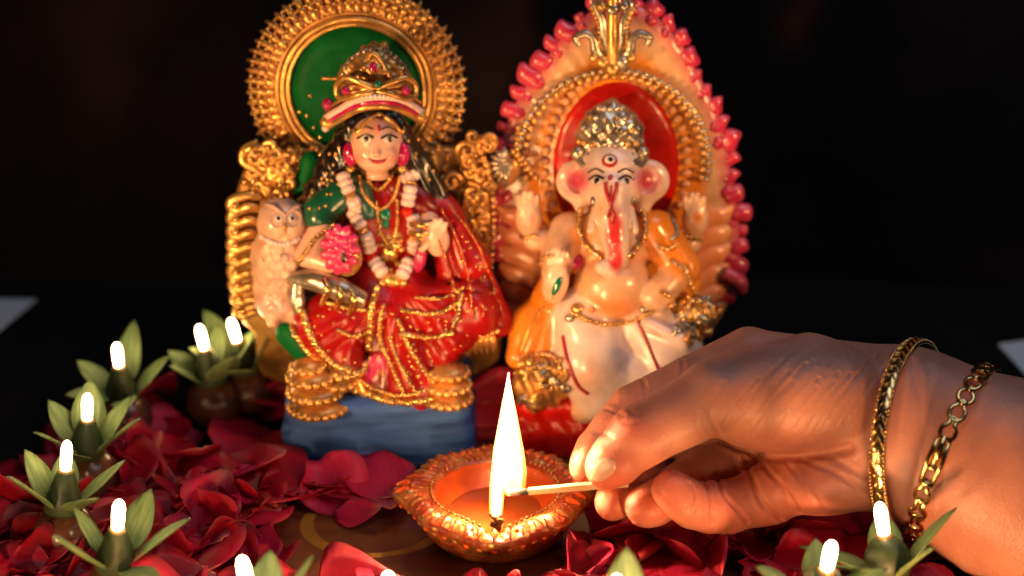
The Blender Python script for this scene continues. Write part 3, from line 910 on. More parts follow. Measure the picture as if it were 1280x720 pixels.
# thumb and its ball
c.begin()
c.chain([(H(1035, 492, 1.0), hr(66)), (H(893, 497, 2.3), hr(43)), (H(800, 545, 2.6), hr(37.5)), (H(768, 576, 2.5), hr(31)), (H(757, 585, 2.45), hr(25))], 0.22)
c.ell(H(975, 500, 1.5), (hr(104), 1.75, hr(66)), None, 0.6)
c.ell(H(1070, 520, 1.0), (hr(70), 1.5, hr(62)), None, 0.6)
c.end(0.16)
c.cap(H(1010, 456, 0.7), H(890, 494, 1.9), hr(40), hr(38), 0.4)                         # the web towards the index finger
V, F = c.mesh()
for _ in range(2):
    nb = np.zeros_like(V); ct = np.zeros(len(V))
    for i in range(4):
        np.add.at(nb, F[:, i], V[F[:, (i + 1) % 4]]); np.add.at(ct, F[:, i], 1)
    V = 0.5 * V + 0.5 * nb / ct[:, None]
# creases, knuckle folds and tendons pressed into the surface along lines seen in the photograph
hs = Surf(); hs.add(V, F)
N_ = normals(V, F)
shade = np.ones((len(V), 3))
CREASE = [  # line, width, depth
    ([(905, 552), (940, 566), (985, 571), (1030, 566), (1062, 560)], 0.16, 0.13),
    ([(930, 572), (940, 600), (955, 632), (984, 655)], 0.10, 0.12), ([(893, 592), (905, 618), (925, 642), (935, 655)], 0.08, 0.09),
    ([(880, 600), (888, 625), (891, 655)], 0.07, 0.09), ([(946, 575), (975, 605), (1000, 640)], 0.09, 0.06), ([(985, 580), (1010, 610), (1030, 640)], 0.08, 0.05),
    ([(1000, 574), (1045, 592), (1085, 620)], 0.10, 0.06), ([(1040, 572), (1075, 592), (1100, 610)], 0.09, 0.05),
    ([(862, 604), (868, 620), (860, 640)], 0.07, 0.09),
    ([(774, 522), (785, 530), (797, 528)], 0.07, 0.022),
    ([(786, 511), (795, 519), (804, 515)], 0.07, 0.022),
    ([(900, 545), (888, 520), (893, 500), (905, 478)], 0.07, 0.045), ([(880, 548), (870, 530), (872, 515)], 0.06, 0.03),
    ([(757, 511), (768, 514), (780, 520)], 0.08, 0.035), ([(744, 541), (756, 543), (765, 548)], 0.07, 0.025),
    ([(845, 442), (853, 452), (853, 466)], 0.07, 0.04), ([(799, 468), (806, 482), (806, 496)], 0.07, 0.04),
    ([(1112, 440), (1125, 500), (1120, 560), (1108, 620)], 0.14, 0.03), ([(1140, 450), (1152, 520), (1146, 590), (1130, 640)], 0.14, 0.03),
    ([(1165, 460), (1158, 540), (1140, 625)], 0.12, 0.02),
]
q = random.Random(3)
for k in range(20):                              # the fine lines fanning across the ball of the thumb
    x0 = 905 + k * 8.4 + q.uniform(-4, 4); y0 = 545 - abs(k - 7) * 1.6 + q.uniform(-10, 6)
    ln = q.uniform(45, 95)
    CREASE.append(([(x0, y0), (x0 + ln * 0.32, y0 - ln * 0.5), (x0 + ln * 0.72, y0 - ln * 0.95)], 0.05, q.uniform(0.025, 0.055) + (0.035 if k in (2, 3, 5) else 0)))
for k in range(9):
    x0 = 975 + k * 12; y0 = 470 - k * 3 + q.uniform(-6, 6)
    CREASE.append(([(x0, y0), (x0 + 14, y0 - 18), (x0 + 34, y0 - 36)], 0.05, q.uniform(0.02, 0.04)))
for line, w, dep in CREASE:
    P = hs.line(line, 0.0, 10, smooth=1)
    lo, hi = P.min(0) - 3 * w, P.max(0) + 3 * w
    idx = np.where(np.all((V > lo) & (V < hi), axis=1))[0]
    if len(idx) == 0: continue
    A, B = P[:-1], P[1:]; AB = B - A
    d2 = np.full(len(idx), 1e9)
    for a_, ab in zip(A, AB):
        t = np.clip(((V[idx] - a_) @ ab) / (ab @ ab + 1e-9), 0, 1)
        d2 = np.minimum(d2, ((V[idx] - a_ - t[:, None] * ab) ** 2).sum(1))
    g = np.exp(-d2 / w ** 2) - 0.28 * np.exp(-(np.sqrt(d2) - 2.0 * w) ** 2 / (w * 0.9) ** 2)
    V[idx] -= N_[idx] * (dep * g)[:, None]
px, py = to_px(V)
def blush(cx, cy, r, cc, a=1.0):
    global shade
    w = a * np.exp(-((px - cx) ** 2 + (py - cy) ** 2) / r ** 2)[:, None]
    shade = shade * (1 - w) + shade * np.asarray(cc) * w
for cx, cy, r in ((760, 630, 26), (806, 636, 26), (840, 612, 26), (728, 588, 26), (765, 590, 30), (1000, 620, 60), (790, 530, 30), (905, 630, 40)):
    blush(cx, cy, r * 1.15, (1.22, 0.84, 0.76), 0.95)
hand = thing('hand', H(1280, 640, 1.0), 'right hand with bare forearm holding a burning match over the clay lamp', 'hand')
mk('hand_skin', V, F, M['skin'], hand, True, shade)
hs = Surf(); hs.add(V, F)

# thumb nail: a curved plate lying on the nail bed
M['nail'] = plain('finger_nail', (0.60, 0.34, 0.25), 0.38, 0, 0.1, 0.12, 200, 0.15, 0.2)
def nail(cx, cy, ang, ln, wd):
    a = math.radians(ang); u = np.array([math.cos(a), math.sin(a)]); v = np.array([-math.sin(a), math.cos(a)])
    nu, nv = 11, 9; V = []
    for i in range(nu):
        s = i / (nu - 1) * 2 - 1
        ww = wd * (1 - 0.25 * max(0, s) ** 2 - 0.55 * abs(min(0, s)) ** 3) * (max(0.0, 1 - abs(s) ** 6)) ** 0.5
        for j in range(nv):
            t = j / (nv - 1) * 2 - 1
            p = np.array([cx, cy]) + u * s * ln + v * t * ww
            hp, n = hs.hit(p[0], p[1], 0.0)
            V.append(hp + n * (0.028 - 0.03 * abs(t) ** 6 - 0.02 * (s > 0.8)))
    F = [(i * nv + j, i * nv + j + 1, (i + 1) * nv + j + 1, (i + 1) * nv + j) for i in range(nu - 1) for j in range(nv - 1)]
    V = np.array(V)
    return np.concatenate([V, V + FWD * 0.05]), F + [tuple(k + nu * nv for k in f[::-1]) for f in F]
V, F = nail(753, 587, 146, 19, 12.5)
mk('nail', V, F, M['nail'], hand)

# ================================================================== bangle and chain bracelet
m, N, L, b = new_mat('polished_gold')
b.inputs['Base Color'].default_value = (0.74, 0.50, 0.21, 1); b.inputs['Metallic'].default_value = 1.0; b.inputs['Roughness'].default_value = 0.20
noise_bump(N, L, b, 700, 0.25, 0.0003)
M['polished'] = m
def hoop(t, b1, b2, bulge, wob=0.0):
    """a ring round the wrist: b1/b2 its ends in the picture, bulge the pixel of its front"""
    top, bot, fr = D(b1[0], b1[1], HZ - b1[2]), D(b2[0], b2[1], HZ - b2[2]), D(bulge[0], bulge[1], HZ - bulge[2])
    c0 = 0.5 * (top + bot); e1 = top - c0; e2 = fr - c0
    return c0 + math.cos(t) * e1 + math.sin(t) * e2
bangle = thing('bangle', D(1130, 540, 59), 'engraved gold bangle worn round the wrist next to the palm', 'bangle')
B1, B2, BF = (1148, 428, 0.1), (1128, 662, 0.3), (1098, 552, 4.0)
n = 180; V = []; F = []
cen = 0.5 * (hoop(0, B1, B2, BF) + hoop(math.pi, B1, B2, BF))
for k in range(n):
    t = 2 * math.pi * k / n
    p = hoop(t, B1, B2, BF); tg = hoop(t + 0.01, B1, B2, BF) - hoop(t - 0.01, B1, B2, BF); tg /= np.linalg.norm(tg)
    out = p - cen; out -= tg * (out @ tg); out /= np.linalg.norm(out); ax_ = np.cross(tg, out)
    g = 0.022 * math.sin(36 * t)
    for j in range(12):
        a = 2 * math.pi * j / 12
        ch = 0.05 * abs(math.sin(16 * t + (1.6 if math.cos(a) > 0 else -1.6) * math.cos(a))) * max(0, math.sin(a))
        V.append(p + ax_ * math.cos(a) * (0.29) + out * (math.sin(a) * 0.13 + ch))
F = [(k * 12 + j, k * 12 + (j + 1) % 12, ((k + 1) % n) * 12 + (j + 1) % 12, ((k + 1) % n) * 12 + j) for k in range(n) for j in range(12)]
band = mk('band', V, F, M['polished'], bangle)
for sgn in (-1, 1):
    pts = []
    for k in range(150):
        t = 2 * math.pi * k / 150
        p = hoop(t, B1, B2, BF); tg = hoop(t + 0.01, B1, B2, BF) - p; tg /= np.linalg.norm(tg)
        out = p - cen; out -= tg * (out @ tg); out /= np.linalg.norm(out)
        pts.append(p + np.cross(tg, out) * sgn * 0.25 + out * 0.1)
    V, F = beads(pts, 0.05); tag(mk('beaded_edge', V, F, M['polished'], bangle), kind='stuff')
# raised leaf pattern along the band
ch_v, ch_f = tube(spline([(-0.16, -0.20, 0), (-0.03, 0.0, 0.05), (0.16, 0.20, 0)], 4), [0.02, 0.042, 0.02], 6)
chm = [mesh_data('chevron', ch_v * np.array([1, s, 1]), ch_f, M['polished']) for s in (-1, 1)]
for k in range(56):
    t = 2 * math.pi * k / 56
    p = hoop(t, B1, B2, BF); tg = hoop(t + 0.01, B1, B2, BF) - p; tg /= np.linalg.norm(tg)
    out = p - cen; out -= tg * (out @ tg); out /= np.linalg.norm(out); ax_ = np.cross(tg, out)
    for s in (-1, 1):
        R3 = Matrix((Vector(ax_ * 0.8), Vector(tg), Vector(out))).transposed().to_4x4()
        inst('chevron', chm[(s + 1) // 2], Matrix.Translation(p + out * 0.13 + ax_ * s * 0.10) @ R3, bangle)

brace = thing('chain_bracelet', D(1200, 560, 58), 'gold chain bracelet with a bar clasp worn up the forearm', 'bracelet')
C1, C2, CF = (1238, 460, 0.2), (1146, 676, 0.6), (1176, 560, 4.5)
cen2 = 0.5 * (hoop(0, C1, C2, CF) + hoop(math.pi, C1, C2, CF))
lp = spline([(0.0, 0.42, 0), (0.20, 0.30, 0.02), (0.24, 0.05, 0.08), (0.10, -0.16, 0.10), (0.13, -0.36, 0.02), (0.0, -0.44, 0), (-0.13, -0.36, 0.02), (-0.10, -0.16, 0.10), (-0.24, 0.05, 0.08), (-0.20, 0.30, 0.02)], 5, True)
link_me = mesh_data('link', *tube(lp, 0.085, 8, True, up=(0, 0, 1)), M['polished'])
cl_parts = []
for sx in (-1, 1):
    cl_parts.append(tube(np.array([(sx * 0.2, -0.85, 0.05), (sx * 0.24, 0.0, 0.1), (sx * 0.2, 0.85, 0.05)]), [0.09, 0.11, 0.09], 8, up=(0, 0, 1)))
for yy in (-0.85, 0.25, 0.85):
    cl_parts.append(tube(np.array([(-0.24, yy, 0.07), (0, yy, 0.12), (0.24, yy, 0.07)]), 0.10, 8, up=(0, 0, 1)))
cl_parts.append(tube(np.array([(0, -0.95, 0.14), (0, -0.4, 0.17), (0, 0.2, 0.14)]), [0.10, 0.15, 0.10], 8, up=(0, 0, 1)))
clasp_me = mesh_data('clasp', *merge(cl_parts), M['polished'])
ts = np.linspace(0, 2 * math.pi, 721); PP = np.array([hoop(t, C1, C2, CF) for t in ts])
arc = np.concatenate([[0], np.cumsum(np.linalg.norm(np.diff(PP, axis=0), axis=1))])
total = arc[-1]; nl = int(total / 0.80); step = total / nl
clasp_at = arc[np.argmin(np.abs(ts - math.radians(98)))]
for k in range(nl):
    s_ = k * step
    if abs(s_ - clasp_at) < 1.05: continue
    i = int(np.searchsorted(arc, s_)); i = min(max(i, 1), 719)
    p = PP[i]; tg = PP[i + 1] - PP[i - 1]; tg /= np.linalg.norm(tg)
    out = p - cen2; out -= tg * (out @ tg); out /= np.linalg.norm(out); ax_ = np.cross(tg, out)
    R3 = Matrix((Vector(ax_), Vector(tg), Vector(out))).transposed().to_4x4()
    inst('link', link_me, Matrix.Translation(p) @ R3 @ Matrix.Rotation(rng.uniform(-.25, .25), 4, 'Y') @ Matrix.Scale(1.08, 4), brace)
i = int(np.searchsorted(arc, clasp_at)); p = PP[i]; tg = PP[i + 1] - PP[i - 1]; tg /= np.linalg.norm(tg)
out = p - cen2; out -= tg * (out @ tg); out /= np.linalg.norm(out)
inst('clasp', clasp_me, Matrix.Translation(p) @ Matrix((Vector(np.cross(tg, out)), Vector(tg), Vector(out))).transposed().to_4x4(), brace)

# ================================================================== helpers for the figurines
def sp_(pts, mat, name, parent, r, step=None, closed=False, n=8, flat=1.0, seg=8):
    """tube through (px, py, Y) points"""
    P = spline([W(*p) for p in pts], seg, closed)
    V, F = tube(P, r, n, closed, flat)
    return mk(name, V, F, M[mat], parent)
def bead_row(path, r, mat, name, parent, gap=1.9, jit=0.0, kind='stuff'):
    P = resample(path, r * gap)
    P = P + nrng.normal(0, jit, P.shape) if jit else P
    V, F = beads(P, [r * q for q in nrng.uniform(0.85, 1.15, len(P))])
    o = mk(name, V, F, M[mat], parent)
    if kind: o['kind'] = kind
    return o
def ellp(px, py, y, rx, ry, rd, mat, name, parent, rot=0.0, base=SPH):
    p = W(px, py, y); a = math.radians(rot)
    R = np.array([[math.cos(a), 0, math.sin(a)], [0, 1, 0], [-math.sin(a), 0, math.cos(a)]])
    V, F = ell(p, (cm(rx, p), rd, cm(ry, p)), R, base)
    return mk(name, V, F, M[mat], parent)
def rotY(deg):
    a = math.radians(deg)
    return np.array([[math.cos(a), 0, math.sin(a)], [0, 1, 0], [-math.sin(a), 0, math.cos(a)]])
class Sculpt(Clay):
    """clay whose strokes are given as (px, py, Y) with pixel radii"""
    def C(s, a, b, ra, rb=None, colour=None, k=0.12, flat=1.0, sub=False):
        p, q = W(*a), W(*b)
        s.cap(p, q, cm(ra, p), cm(rb if rb is not None else ra, q), k, sub, colour, flat, (0, 1, 0))
    def E(s, px, py, y, rx, ry, rd, colour=None, rot=0, k=0.12, sub=False):
        p = W(px, py, y); s.ell(p, (cm(rx, p), rd, cm(ry, p)), rotY(rot), k, sub, colour)
def stickon(surf, px, py, rx, ry, th, mat, name, parent, rot=0, off=0.0):
    """a small raised dab of paint or stone set on the surface"""
    p, n = surf.hit(px, py, off)
    z = n; x = np.cross(np.array([0, 0, 1.0]), z); x /= np.linalg.norm(x) + 1e-9; y = np.cross(z, x)
    a = math.radians(rot); x, y = x * math.cos(a) + y * math.sin(a), -x * math.sin(a) + y * math.cos(a)
    V, F = ell(p, (cm(rx, p), cm(ry, p), th), np.stack([x, y, z], 1), SPH)
    return mk(name, V, F, M[mat], parent)
def finish(cl, name, parent, mat='paint', paint=(), soft=0.04, surf=None, wave=None):
    V, F = cl.mesh()
    if wave is not None: V = V + normals(V, F) * wave(V)[:, None]
    C = cl.colours(V, soft, paint) if cl.prims else None
    o = mk(name, V, F, M[mat], parent, True, C)
    if surf is not None: surf.add(V, F)
    return o
M['sari'] = painted('sari_enamel', 0.30, 0.1, 0.0, 0.35, 0.35)
PEACH = (0.76, 0.47, 0.36); CREAM = (0.76, 0.47, 0.31); WHITE = (0.78, 0.63, 0.60); RED = (0.34, 0.005, 0.007); DRED = (0.17, 0.003, 0.007)
PINK = (0.62, 0.04, 0.18); GREEN = (0.006, 0.10, 0.05); ORANGE = (0.75, 0.24, 0.02); GOLD = (0.55, 0.26, 0.05); BLACK = (0.012, 0.008, 0.008)

# ================================================================== goddess figurine
gd = thing('goddess_figurine', (W(473, 575, 8)[0], 8.0, 0), 'painted seated goddess figurine in red with gold sunburst halo on a blue base', 'figurine')
gs = Surf()
# blue base with a worn ridge
xl, xr = W(354, 575, 5.6)[0], W(594, 575, 5.6)[0]; cx = 0.5 * (xl + xr); hx = 0.5 * (xr - xl)
c = Clay((xl - .5, 4.7, -.3), (xr + .5, 12, 4.2), 0.09)
c.box((cx, 8.4, 0.9), (hx, 3.2, 1.05), 0.5, 0.1); c.box((cx, 8.4, 2.1), (hx - 0.16, 3.05, 1.1), 0.55, 0.18)
V, F = c.mesh(); V = V.copy(); V[:, 2] = np.maximum(V[:, 2], 0.0)
V += normals(V, F) * (0.035 * np.sin(V[:, 0] * 1.7) * np.sin(V[:, 2] * 3.1 + V[:, 0]))[:, None]
V[:, 1] -= 0.45 * (1 - ((V[:, 0] - cx) / hx) ** 2) * (V[:, 1] < 7)
V[:, 2] = np.maximum(V[:, 2], 0.0)
mk('base', V, F, M['blue'], gd); gs.add(V, F)

# halo: green dish, gold rings, rays
hc = W(446, 113, 10.4); hr_ = lambda px: cm(px, hc)
RY = np.array([[1, 0, 0], [0, 0, -1], [0, 1, 0]]).T @ np.eye(3)
RY = np.array([[1.0, 0, 0], [0, 0, -1.0], [0, 1.0, 0]])          # local z -> towards the viewer (-y)
halo = mk('halo', *lathe([(hr_(40), -0.25), (hr_(126), -0.22), (hr_(128), -0.05), (hr_(110), 0.10), (hr_(92), 0.12), (hr_(40), -0.04)], 72, hc, RY), M['old_gold'], gd)
V, F = lathe([(0.02, 0.10), (hr_(30), 0.10), (hr_(60), 0.11), (hr_(84), 0.13), (hr_(84), -0.1)], 64, hc, RY)
mk('green_disc', V, F, M['green'], halo)
for rad, th, of in ((85, 3.2, 0.2), (92, 3.6, 0.24), (99, 2.6, 0.18)):
    P = [hc + np.array([hr_(rad) * math.cos(a), -of, hr_(rad) * math.sin(a)]) for a in np.linspace(0, 2 * math.pi, 96, endpoint=False)]
    V, F = tube(P, hr_(th), 8, True, 1.0, (0, 1, 0)); mk('halo_ring', V, F, M['old_gold' if rad > 95 else 'gold'], halo)
# one ray: a row of swelling drops ending in a curled point (built along +x, facing -y)
def ray_mesh(seed, mat):
    q = random.Random(seed); parts = []
    for r, a, bb, h in ((106, 9, 5.6, 0.16), (118, 7, 5.0, 0.18), (127, 6, 4.6, 0.15)):
        parts.append(ell((hr_(r), -0.12, q.uniform(-.03, .03)), (hr_(a), h, hr_(bb))))
    parts.append(tube(np.array([(hr_(112), -0.05, 0), (hr_(128), -0.1, 0.02), (hr_(135), -0.08, 0.05), (hr_(140 + q.uniform(-2, 3)), 0.0, 0.11)]), [hr_(4.5), hr_(4.2), hr_(3.2), hr_(0.8)], 8))
    for r in (111, 122, 132):
        for s in (-1, 1): parts.append(ell((hr_(r), -0.10, s * hr_(5.0)), (hr_(2.5),) * 3, None, SPH_S))
    V, F = merge(parts)
    return mesh_data('halo_ray', V, F, M[mat])
rays = [ray_mesh(k, 'old_gold' if k % 2 else 'gold') for k in range(4)]
for k in range(62):
    a = 2 * math.pi * k / 62 + rng.uniform(-.012, .012)
    inst('halo_ray', rays[rng.randrange(4)], Matrix.Translation(hc) @ Matrix.Rotation(-a, 4, 'Y') @ Matrix.Rotation(rng.uniform(-.1, .1), 4, 'X'), halo)
for rad, nb, r_ in ((103, 84, 2.6), (113, 92, 2.3)):
    V, F = beads([hc + np.array([hr_(rad) * math.cos(a), -0.26, hr_(rad) * math.sin(a)]) for a in np.linspace(0, 2 * math.pi, nb, endpoint=False)], hr_(r_))
    tag(mk('halo_beading', V, F, M['gold'], halo), kind='stuff')
for x, y in ((378, 168), (388, 120), (392, 160), (383, 145), (396, 180), (374, 140), (400, 172)):   # gilt flecks on the green
    ellp(x, y, 10.25, 2.6, 2.6, 0.05, 'bright_gold', 'gilt_fleck', halo, 0, SPH_S)

# throne back with its side scrolls
out = [(300, 395), (292, 300), (296, 238), (314, 200), (345, 190), (562, 186), (600, 196), (614, 245), (614, 330), (606, 470), (350, 480), (318, 420)]
P = spline([W(x, y, 9.6) for x, y in out], 5, True)[::-1]
V, F = slab(P, 1.0, 0.15); back = mk('throne_back', V, F, M['old_gold'], gd); gs.add(V, F)
def scroll(px, py, r0, turn, side, y=9.3, mat='gold', tw=4.2, turns=1.5):
    pts = []
    for k in range(22):
        t = k / 21; a = math.radians(turn) + side * turns * 2 * math.pi * t; r = r0 * (1 - 0.8 * t)
        pts.append(W(px + r * math.cos(a), py + r * math.sin(a), y - 0.35 * t))
    V, F = tube(pts, [cm(tw, pts[0]), cm(tw * 1.15, pts[0]), cm(tw * 0.9, pts[0])], 8)
    return mk('scroll', V, F, M[mat], back)
sp_([(322, 176, 9.5), (306, 186, 9.4), (304, 202, 9.3), (320, 212, 9.2), (334, 226, 9.2), (330, 244, 9.2), (322, 250, 9.3)], 'gold', 'scroll', back, [0.09, 0.16, 0.18, 0.17, 0.17, 0.12, 0.06])
scroll(318, 196, 13, 200, 1, 9.3); scroll(344, 214, 12, 100, -1, 9.2)
for k in range(9):
    y = 256 + k * 16.5; x = 297 + 0.6 * max(0, k - 4) ** 1.8
    sp_([(x + 30, y - 9, 9.0), (x + 12, y - 12, 8.9), (x - 5, y - 6, 8.9), (x - 8, y + 3, 8.9), (x + 2, y + 7, 8.8), (x + 14, y + 2, 8.7), (x + 28, y + 4, 8.8)], 'gold', 'scroll', back, [0.12, 0.20, 0.23, 0.23, 0.20, 0.18, 0.12])
    ellp(x - 2, y + 1, 8.75, 5, 5, 0.2, 'bright_gold', 'scroll_boss', back)
    ellp(x + 34, y, 8.7, 6.5, 6, 0.22, 'gold', 'scroll_boss', back)
for k in range(26):
    x = 585 + nrng.normal(0, 14); y = 170 + k * 6.4
    scroll(x + 6, y, rng.uniform(8, 13), rng.uniform(0, 360), rng.choice((-1, 1)), 9.2, rng.choice(('gold', 'old_gold')), 3.6, 1.2)
for k in range(22):
    x = 345 + nrng.normal(0, 16); y = 185 + k * 2.9
    scroll(x, y, rng.uniform(7, 11), rng.uniform(0, 360), rng.choice((-1, 1)), 9.2, rng.choice(('gold', 'gold', 'old_gold')), 3.6, 1.2)
for k in range(210):
    if k % 3 == 2: x, y = rng.choice((rng.uniform(372, 402), rng.uniform(525, 562))), rng.uniform(178, 225)
    elif k % 3: x, y = rng.uniform(556, 618), rng.uniform(176, 320)
    else: x, y = rng.uniform(300, 378), rng.uniform(168, 262)
    p_, n_ = gs.hit(x, y, 0.05)
    if p_[1] > 9.8 or p_[1] < 9.0: continue
    mk('relief_boss', *ell(p_, (rng.uniform(.08, .2), 0.13, rng.uniform(.08, .2)), None, SPH_S), M[rng.choice(('gold', 'old_gold', 'bright_gold'))], back)
bead_row(spline([W(x, y, 8.9) for x, y in ((336, 250), (334, 300), (340, 350), (346, 400))], 8), 0.10, 'gold', 'beading', back)
bead_row(spline([W(x, y, 9.0) for x, y in ((600, 180), (616, 240), (616, 300), (612, 360))], 8), 0.12, 'gold', 'beading', back, 2.6)
# green painted panel behind the hair and at the seat
c = Sculpt((W(340, 300, 9)[0], 6, 0), (W(600, 300, 9)[0], 10.5, 14), 0.1)
c.C((388, 200, 9.5), (378, 262, 9.4), 12, 14)
finish(c, 'green_panel', gd, 'green', surf=gs)
for a_, b_ in (((366, 415, 7.6), (384, 436, 7.2)), ((545, 432, 7.2), (560, 440, 7.2))):
    c = Sculpt((W(340, 300, 9)[0], 5.5, 0), (W(600, 300, 9)[0], 9.5, 8), 0.1)
    c.C(a_, b_, 22, 20); finish(c, 'green_panel', gd, 'green', surf=gs)

# skirt, legs, drape, blouse and arms
lo = np.minimum(W(345, 520, 5.0), W(345, 520, 10)); hi = W(650, 200, 10.5)
c = Sculpt((lo[0], 4.9, 2.0), (hi[0], 10.6, 14.5), 0.075)
c.E(478, 285, 8.7, 48, 60, 1.15, RED); c.E(485, 370, 8.2, 70, 55, 1.5, RED)
c.C((460, 385, 7.6), (408, 405, 6.7), 44, 38, RED, 0.2); c.C((405, 405, 6.7), (440, 468, 6.3), 36, 26, RED, 0.2)
c.C((505, 385, 7.6), (585, 385, 7.0), 40, 36, RED, 0.2); c.C((590, 385, 7.0), (545, 440, 6.4), 36, 28, RED, 0.2)
c.C((500, 400, 6.9), (520, 480, 5.9), 24, 34, RED, 0.2); c.C((478, 400, 6.9), (478, 482, 6.0), 16, 18, DRED, 0.1)
c.E(473, 466, 5.95, 17, 28, 0.30, PINK, 0, 0.05)
for (x0, y0), (x1, y1), r in (((546, 258), (575, 395), 22), ((552, 258), (600, 400), 24), ((556, 262), (622, 402), 22), ((552, 256), (590, 330), 24)):
    c.C((x0, y0, 8.6), (x1, y1, 7.6), r * 0.7, r, RED, 0.08)
for (x0, y0), (x1, y1) in (((556, 275), (588, 400)), ((566, 280), (610, 398)), ((578, 300), (630, 400)), ((548, 280), (572, 390))):
    c.C((x0, y0, 7.75), (x1, y1, 6.72), 3, 6, None, 0.10, 1, True)
for y, b in ((392, 4), (412, 5), (432, 4), (450, 3)):               # folds across the knees
    c.C((388, y, 6.1 + abs(y - 412) * 0.004), (452, y + 14, 6.2), 3, b, None, 0.10, 1, True)
    c.C((540, y - 20, 6.5), (600, y - 30, 6.4), 3, b, None, 0.10, 1, True)
c.C((500, 235, 8.6), (548, 268, 8.4), 20, 18, DRED)
SZ = W(490, 350, 7)
finish(c, 'sari', gd, 'sari', surf=gs, soft=0.03, wave=lambda V: 0.07 * np.sin(V[:, 0] * 3.2 + 2.2 * np.sin(V[:, 2] * 0.9) + V[:, 1]) + 0.05 * np.sin(np.arctan2(V[:, 2] - SZ[2], V[:, 0] - SZ[0]) * 26 + 1.5 * np.sin(V[:, 2] * 1.5)) * np.clip((SZ[2] - V[:, 2]) / 2, 0, 1))
c = Sculpt((W(340, 300, 9)[0], 5.5, 7), (W(590, 300, 9)[0], 10, 15), 0.06)
c.C((438, 232, 8.3), (402, 262, 7.9), 20, 22, GREEN); c.C((402, 262, 7.9), (400, 272, 7.7), 22, 20, GREEN)
c.C((452, 235, 8.0), (462, 265, 7.7), 12, 10, (0.01, 0.10, 0.09))
finish(c, 'blouse_sleeve', gd, 'paint', surf=gs)
c = Sculpt((W(340, 300, 9)[0], 5.3, 6.5), (W(590, 300, 9)[0], 10, 15.5), 0.06)
c.C((402, 285, 7.5), (384, 318, 7.2), 16, 15, PEACH); c.C((384, 320, 7.2), (412, 330, 6.8), 15, 13, PEACH)
finish(c, 'arm', gd, 'paint', surf=gs)
c = Sculpt((W(340, 300, 9)[0], 5.3, 6.5), (W(590, 300, 9)[0], 10, 15.5), 0.06)
c.C((535, 270, 8.2), (540, 290, 7.6), 14, 14, PEACH); c.E(547, 300, 7.3, 15, 22, 0.35, PEACH)
for k, (dx, dy) in enumerate(((-9, -20), (-3, -25), (4, -25), (10, -20))): c.C((547 + dx * 0.5, 300 + dy * 0.3, 7.2), (547 + dx, 300 + dy, 7.15), 4.2, 3.2, PEACH, 0.05)
c.C((536, 303, 7.1), (527, 312, 7.0), 5, 4, PEACH, 0.05)
finish(c, 'arm', gd, 'paint', surf=gs)
# head
c = Sculpt((W(425, 180, 8)[0], 6, 12), (W(525, 180, 8)[0], 10.5, 18), 0.045)
c.E(471, 178, 8.2, 33, 35, 1.05, PEACH); c.E(471, 195, 7.85, 25, 20, 0.82, PEACH, 0, 0.3)
c.C((471, 215, 8.3), (474, 238, 8.2), 14, 15, PEACH, 0.2); c.E(477, 245, 8.05, 32, 22, 0.55, PEACH, 0, 0.3)
c.C((471, 180, 7.25), (471, 192, 7.05), 2.6, 4.0, PEACH, 0.12)
c.E(457, 194, 7.4, 9, 8, 0.2, PEACH, 0, 0.2); c.E(486, 194, 7.4, 9, 8, 0.2, PEACH, 0, 0.2)
hd = Surf(); PF = PEACH
head = finish(c, 'head', gd, 'paint', [(452, 197, 12, 9, 0, (0.68, 0.24, 0.18), 1.0), (490, 197, 12, 9, 0, (0.68, 0.24, 0.18), 1.0), (471, 160, 14, 10, 0, (0.70, 0.28, 0.24), 1.0)], surf=hd)
gs.t += hd.t
for ex in (457, 486):
    stickon(hd, ex, 174, 8.5, 4.4, 0.03, 'eye_white', 'eye', head)
    stickon(hd, ex + 1, 174, 4.0, 4.1, 0.05, 'black', 'iris', head)
    s = 1 if ex > 471 else -1
    V, F = tube(hd.line([(ex - 10, 173), (ex, 169), (ex + 10, 172)], 0.02), cm(1.5, hc), 6); mk('eyelid', V, F, M['black'], head)
    V, F = tube(hd.line([(ex - s * 9, 162), (ex, 159), (ex + s * 11, 165)], 0.02), cm(0.9, hc), 6); mk('eyebrow', V, F, M['brow'], head)
V, F = tube(hd.line([(460, 198), (466, 201.5), (472, 202.5), (478, 201.5), (484, 198)], 0.0), [cm(0.8, hc), cm(2.4, hc), cm(2.8, hc), cm(2.4, hc), cm(0.8, hc)], 8); mk('lips', V, F, M['lip'], head)
stickon(hd, 474, 147, 4.5, 6, 0.08, 'dark_red', 'forehead_jewel', head); stickon(hd, 474, 160, 1.8, 5, 0.04, 'lip', 'bindi', head)
for s, ex in ((-1, 438), (1, 503)):
    e_ = ellp(ex, 193, 7.9, 9.5, 16, 0.28, 'gem_pink', 'earring', head, s * 4)
    ellp(ex, 211, 7.8, 6, 5, 0.2, 'gold', 'earring_drop', head)
for off in (-1, 1):
    V, F = tube(hd.line([(474, 143), (474 + off * 16, 154), (474 + off * 26, 166), (474 + off * 31, 163)], 0.05), cm(2.6, hc), 6); mk('gold_fillet', V, F, M['gold'], head)
